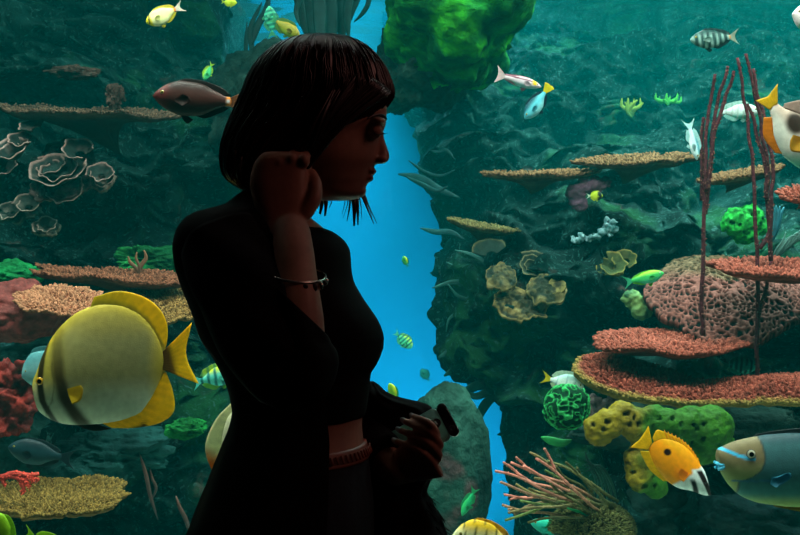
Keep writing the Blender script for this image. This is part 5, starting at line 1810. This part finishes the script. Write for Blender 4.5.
o = cloth_shell('crop_top', [(227, 222, 319, 0, .135), (231, 208, 331, 0, .152), (236, 200, 339, 0, .162), (243, 196, 346, 0, .170), (252, 195, 350, 0, .172), (266, 197, 351, 0, .170), (279, 200, 353, 0, .167), (297, 206, 362, 0, .158), (308, 210, 369.5, 0, .155), (320, 214, 377.5, 0, .151), (329, 217, 381.5, 0, .148), (338, 219, 383.6, 0, .146), (346, 221, 383.2, 0, .143),
            (354, 223, 381, 0, .141), (364, 226, 376.5, 0, .137), (374, 229, 371, 0, .132), (386, 231, 370, 0, .129), (400, 233, 368, 0, .127), (412, 235, 366, 0, .126), (415, 236, 364, 0, .124)], black_m, BLK, n=90, thick=.003, folds=.0012, seed=3)
o['label'] = 'black crop top ending above the waist'
# jeans: hips and two legs as one piece
mb = MB()
JC = lin('#20242a')
r, _, _ = ring_stack([(448, 232, 368, 0, .140), (456, 230, 369, 0, .146), (470, 227, 370, 0, .156), (500, 223, 373, 0, .172), (535, 223, 374, 0, .180), (560, 228, 372, 0, .178), (590, 240, 360, 0, .165)], 30, 48)
mb.loft(r, JC)
for sd in (-1, 1):
    hx = 300 + 3 * sd
    p = smooth([Q(hx, 560, sd * .085), Q(hx + 4, 700, sd * .09), Q(hx + 2, 810, sd * .09), Q(hx - 6, 900, sd * .09), Q(hx - 6, 1060, sd * .09)], 34)
    mb.tube(p, np.interp(np.linspace(0, 1, 34), [0, .28, .5, .68, 1], [.095, .086, .066, .064, .046]), JC, 24)
o = attach(remesh('jeans', mb, 0.006, lambda co: np.tile(JC, (len(co), 1)), denim_m, None, 3, disp=lambda co: .0015 * fbm(co * 22, 3, 2)))
o['label'] = 'dark grey jeans'
# waistband cord / belt with buckle
r, _, a = ring_stack([(441, 233, 366.5, 0, .136), (444, 232, 367.5, 0, .139), (451, 230, 369.5, 0, .143), (455, 230, 370, 0, .147)], 8, 60)
mb = MB()
mb.loft(r, lin('#5c2c20'))
for k in range(22):
    t = -1.45 + k * .085
    q = np.array([((299.5 + 69.5 * math.cos(t)) - 400) * K, WY + .144 * math.sin(t), CZ - (444 - 267.5) * K])
    mb.tube(smooth([q, q + [.002, -.001, -.006], q + [0.004, -.001, -.011]], 5), .0022, lin('#120a08'), 6)
o = attach(mb.build('belt', plain_mat('brown_leather', lin('#8a4632'), 0.5, 0.4)))
o['label'] = 'brown belt with dark lacing'
# shoes
for sd in (-1, 1):
    mb = MB()
    hx = 300 + 3 * sd
    rows = [(-38, .030, .040), (-20, .036, .052), (10, .038, .062), (45, .040, .050), (80, .042, .040), (105, .036, .034), (122, .018, .022)]
    rr = []
    for dx, hw, hh in rows:
        t = np.linspace(0, 2 * PI, 24, endpoint=False)
        z = np.maximum(hh * (1 + np.sin(t)) * .85, 0.004)
        rr.append(np.stack([np.full(24, (hx + dx - 400) * K), WY + sd * .095 + hw * np.cos(t), z], -1))
    mb.loft(np.array(rr), BLK)
    attach(mb.build('shoe', plain_mat('black_leather', lin('#101012'), 0.4, 0.5)))

# long open cardigan with wide sleeves
o = cloth_shell('cardigan', [(192, 243, 296, .01, .075), (197, 236, 299, .01, .090), (202, 230, 302, .01, .105), (207, 223, 306, .01, .125), (212, 203, 312, .01, .150), (217, 190, 318, .01, .165), (224, 183, 324, .01, .176), (232, 178.5, 330, .01, .186), (249, 175, 340, .01, .192), (264, 176.5, 346, .01, .192), (280, 181, 350, .01, .190), (300, 188, 356, .01, .186),
                             (318, 194.5, 360, .01, .182), (336, 200.5, 363, .01, .178), (360, 215, 365, .01, .172), (387, 227, 367, .01, .164), (400, 230, 367, .01, .162), (411, 231.5, 368, .01, .162), (420, 230.5, 370, .01, .164), (429, 228.5, 372, .01, .168), (445, 222.5, 374, .01, .176), (460, 217, 376, .01, .184), (480, 209.5, 378, .01, .192), (497, 202.5, 379, .01, .200), (533, 188, 380, .01, .212), (580, 172, 382, .01, .225), (660, 150, 384, .01, .24), (760, 132, 384, .01, .25)],
                black_m, BLK, math.radians(-62), math.radians(-304), n=130, m=120, thick=.003, folds=.003, seed=5)
o['label'] = 'long black open cardigan'
mb = MB()
# right sleeve: hangs wide from the upper arm, open round the raised forearm
path = smooth([Q(222, 240, -.130), Q(242, 285, -.165), Q(268, 335, -.190), Q(290, 372, -.200), Q(299, 356, -.202), Q(298, 326, -.200), Q(297, 308, -.196)], 50)
rad = np.interp(np.linspace(0, 1, 50), [0, .25, .55, .75, .88, 1], [.060, .068, .066, .056, .046, .043])
path_t = np.gradient(path, axis=0)
rings = []
a = np.linspace(0, 2 * PI, 40, endpoint=False)
for i in range(50):
    s = i / 49
    t = path_t[i] / np.linalg.norm(path_t[i])
    n1 = np.array([0, -1.0, 0]) + t * t[1]
    n1 /= np.linalg.norm(n1)
    n2 = np.cross(t, n1)
    rg = rad[i] * (1 + .04 * np.sin(a * 5 + i * .3))
    p = path[i] + rg[:, None] * (np.cos(a)[:, None] * n1 + np.sin(a)[:, None] * n2)
    if s > .78:                          # slanted mouth: higher at the back of the arm
        p[:, 2] += (s - .78) / .22 * np.clip(-(p[:, 0] - path[i][0]) / rad[i], -1, 1) * .042
    rings.append(p)
mb.grid(np.array(rings), BLK, wrap_v=True)
o = attach(mb.build('sleeve', black_m))
md = o.modifiers.new('thickness', 'SOLIDIFY')
md.thickness = .003
# left sleeve: a wide drape hanging from the forearm behind the phone hand
tab = [(389, 366, 373, .10, .020), (393, 364, 377, .10, .030), (398, 362, 382, .09, .040), (404, 360, 392, .10, .046), (408, 356, 404, .105, .048), (411, 354, 418, .105, .048), (415, 352, 428, .105, .047), (422, 350, 432, .105, .046), (435, 350, 434, .105, .046), (450, 350, 435, .105, .046), (468, 350, 437, .105, .046), (484, 350, 437.5, .105, .046),
       (496, 350, 431, .105, .044), (506, 350, 428, .105, .044), (516, 350, 433, .105, .046), (526, 350, 438, .105, .048), (536, 350, 442, .105, .05), (560, 352, 449, .08, .052), (610, 384, 455, .085, .055), (660, 390, 452, .085, .05)]
g, py, a = ring_stack(tab, 90, 60, expo=2.3)
c0 = g.mean(1, keepdims=True)
dirn = g - c0
dirn[..., 2] = 0
dirn /= np.linalg.norm(dirn, axis=2)[..., None] + 1e-6
g = g + dirn * (.003 * np.sin(a * 7 + 1)[None] + .004 * fbm(g * 16, 3, 9))[..., None]
mb = MB()
mb.loft(g, BLK)
for k in range(240):                      # shaggy trim
    i = RNG.integers(40, 70)
    j = RNG.integers(0, 60)
    p = g[i, j]
    d = dirn[i, j] * .012 + np.array([0, 0, -.012]) + RNG.normal(0, .004, 3)
    mb.tube(smooth([p, p + d * .6, p + d], 5), np.linspace(.0011, .0003, 5), BLK, 5)
o = attach(mb.build('sleeve', black_m))
o['label'] = 'wide sleeve with shaggy trim hanging behind the phone hand'

# left upper sleeve
mb = MB()
p = smooth([Q(303, 250, .135), Q(318, 300, .150), Q(328, 345, .155), Q(338, 392, .140), Q(350, 418, .115), Q(366, 442, .080), Q(386, 461, .026)], 40)
mb.tube(p, np.interp(np.linspace(0, 1, 40), [0, .3, .7, 1], [.056, .052, .046, .040]), BLK, 26)
attach(mb.build('upper_sleeve', black_m))

# ---------------------------------------------------------------- things she wears or holds
# bracelet
mb = MB()
t = np.linspace(0, 2 * PI, 60)
ctr = Q(296.5, 274, -.182)
u1, u2 = np.array([.0385, 0.006, -.006]), np.array([.004, .041, .010])
p = ctr + np.cos(t)[:, None] * u1 + np.sin(t)[:, None] * u2
br = empty('bracelet', 'thin silver charm bracelet on the raised wrist', 'bracelet', Matrix.Translation(Vector(ctr)))
BI = br.matrix_world.inverted()
mb.tube(p, .0022, (1, 1, 1), 8)
o = mb.build('band', metal_m)
o.parent = br
o.matrix_parent_inverse = BI
for k, (ang, ln) in enumerate(((-.15, .006), (-.45, .009), (-.75, .010), (.15, .008), (-1.1, .006))):
    mb = MB()
    q = ctr + math.cos(ang) * u1 + math.sin(ang) * u2
    mb.ball(q + [0.001, -.001, -.002 - ln * .5], (.0042, .0035, ln * .62), (1, 1, 1), 10, 12)
    o = mb.build('charm', metal_m if k % 2 else plain_mat('dark_bead', lin('#241c1c'), 0.3, 0.5))
    o.parent = br
    o.matrix_parent_inverse = BI
# ring
mb = MB()
t = np.linspace(0, 2 * PI, 30)
kx, ky = KN[2]
c = Q(434, 450, -.0145)
dd = np.array([-.8, -.3, .5])
dd /= np.linalg.norm(dd)
n1 = np.cross(dd, [0, 1, 0]); n1 /= np.linalg.norm(n1)
n2 = np.cross(dd, n1)
mb.tube(c + .0094 * (np.cos(t)[:, None] * n1 + np.sin(t)[:, None] * n2), .0012, (1, 1, 1), 7)
tag(mb.build('ring', metal_m), 'thin ring on a finger of the hand holding the phone', 'ring')

# phone in a two-tone case
ax = np.array([.86, -.05, .50]); ax /= np.linalg.norm(ax)            # long side
wx = np.array([.27, -.50, -.80]); wx -= ax * (wx @ ax); wx /= np.linalg.norm(wx)
nx = np.cross(wx, ax)                                               # back of the phone
if nx[1] > 0:
    nx, wx = -nx, wx
pc = Q(415.5, 438.5, .036)
mw = Matrix.Identity(4)
for i in range(3):
    mw[i][0], mw[i][1], mw[i][2] = ax[i], -wx[i], nx[i]
phone = empty('phone', 'slim grey-green phone held in her hand, black at the camera end', 'phone', Matrix.Translation(Vector(pc)) @ mw)


def rbox(lx, ly, lz, r, z0=0.0, x0=0.0, nb=8):
    t = np.linspace(0, 2 * PI, 4 * nb, endpoint=False)
    f = lambda q: np.sign(q) * np.abs(q)
    pts = []
    for cxs, cys, s in ((1, 1, 0), (-1, 1, 1), (-1, -1, 2), (1, -1, 3)):
        for k in range(nb):
            an = (s + k / (nb - 1)) * PI / 2
            pts.append((cxs * (lx / 2 - r) + r * math.cos(an) + x0, cys * (ly / 2 - r) + r * math.sin(an)))
    pts = np.array(pts)
    rings = []
    for z, ins in ((-lz / 2, .0012), (-lz / 2 + .0012, 0), (lz / 2 - .0012, 0), (lz / 2, .0012)):
        k = 1 - ins / (min(lx, ly) / 2)
        q = (pts - [x0, 0]) * k + [x0, 0]
        rings.append(np.c_[q, np.full(len(q), z + z0)])
    return np.array(rings)


def pmesh(name, rings, mat, label=None, parent=None):
    mb = MB()
    mb.loft(rings, (1, 1, 1))
    o = mb.build(name, mat, parent or phone)
    if label:
        o['label'] = label
    return o


case_m = plain_mat('case_green_grey', lin('#7cc8ba'), 0.35, 0.5, nscale=30, bump=0)
pblk = plain_mat('case_black', lin('#0c0d0e'), 0.35, 0.5, nscale=30, bump=0)
pmesh('shell', rbox(.118, .058, .0095, .009, 0, -.008), case_m)
cam_end = pmesh('camera_end', rbox(.016, .0585, .0100, .0078, 0, .0585), pblk, 'black end piece')
ln = MB()
t = np.linspace(0, 2 * PI, 24, endpoint=False)
ln.loft(np.array([np.c_[.0052 * k * np.cos(t) + .0585, .0052 * k * np.sin(t) - .018, np.full(24, z)] for k, z in ((1, .005), (1, .0066), (.75, .0068), (.6, .0062))]), (1, 1, 1))
ln.build('lens', plain_mat('lens_glass', lin('#39424a'), 0.05, 0.8, nscale=10, bump=0), cam_end)
win = MB()
win.loft(np.array([np.c_[.0108 * k * np.cos(t) + .0375, .0085 * k * np.sin(t) + .003, np.full(24, z)] for k, z in ((1, .0046), (1, .0054), (.9, .0056))]), (1, 1, 1))
lw_o = win.build('logo_window', pblk, phone)
lw_o['label'] = 'dark oval cut-out with a bright mark'
mk = MB()
# bitten round fruit mark with a leaf
oc = []
for an in np.linspace(0, 2 * PI, 40, endpoint=False):
    rr = .0058 * (1 - .10 * abs(math.cos(an)) ** 8 * 0 - .12 * math.exp(-((an - PI / 2) / .3) ** 2) - .08 * math.exp(-((an - 1.5 * PI) / .25) ** 2))
    x, y = rr * math.cos(an), rr * math.sin(an)
    if math.hypot(x - .0068, y - .0008) < .0026:
        q = np.array([x - .0068, y - .0008]); q = q / np.linalg.norm(q) * .0026
        x, y = q[0] + .0068, q[1] + .0008
    oc.append((x * .85 + .0375, y * .85 + .003))
oc = np.array(oc)
mk.loft(np.array([np.c_[oc, np.full(40, .0055)], np.c_[oc, np.full(40, .0060)]]), (1, 1, 1))
mk.ball((.0382, .0094, .0058), (.0022, .0011, .0003), (1, 1, 1), 6, 10)
mk.build('logo', plain_mat('mark_silver', lin('#bfe8dc'), 0.15, 0.6, 0.6, nscale=10, bump=0), lw_o)

# dim warm-red lamp of the gallery, ahead of her and a little to the viewer's side
l = bpy.data.lights.new('gallery_lamp', 'SPOT')
l.energy = 19
l.color = (1.0, 0.40, 0.33)
l.spot_size = math.radians(40)
l.spot_blend = 0.6
l.shadow_soft_size = 0.6
o = bpy.data.objects.new('gallery_lamp', l)
COL.objects.link(o)
o.location = (2.1, 1.15, 2.9)
o.rotation_euler = (Vector((-.15, 1.65, 1.3)) - Vector(o.location)).to_track_quat('-Z', 'Y').to_euler()
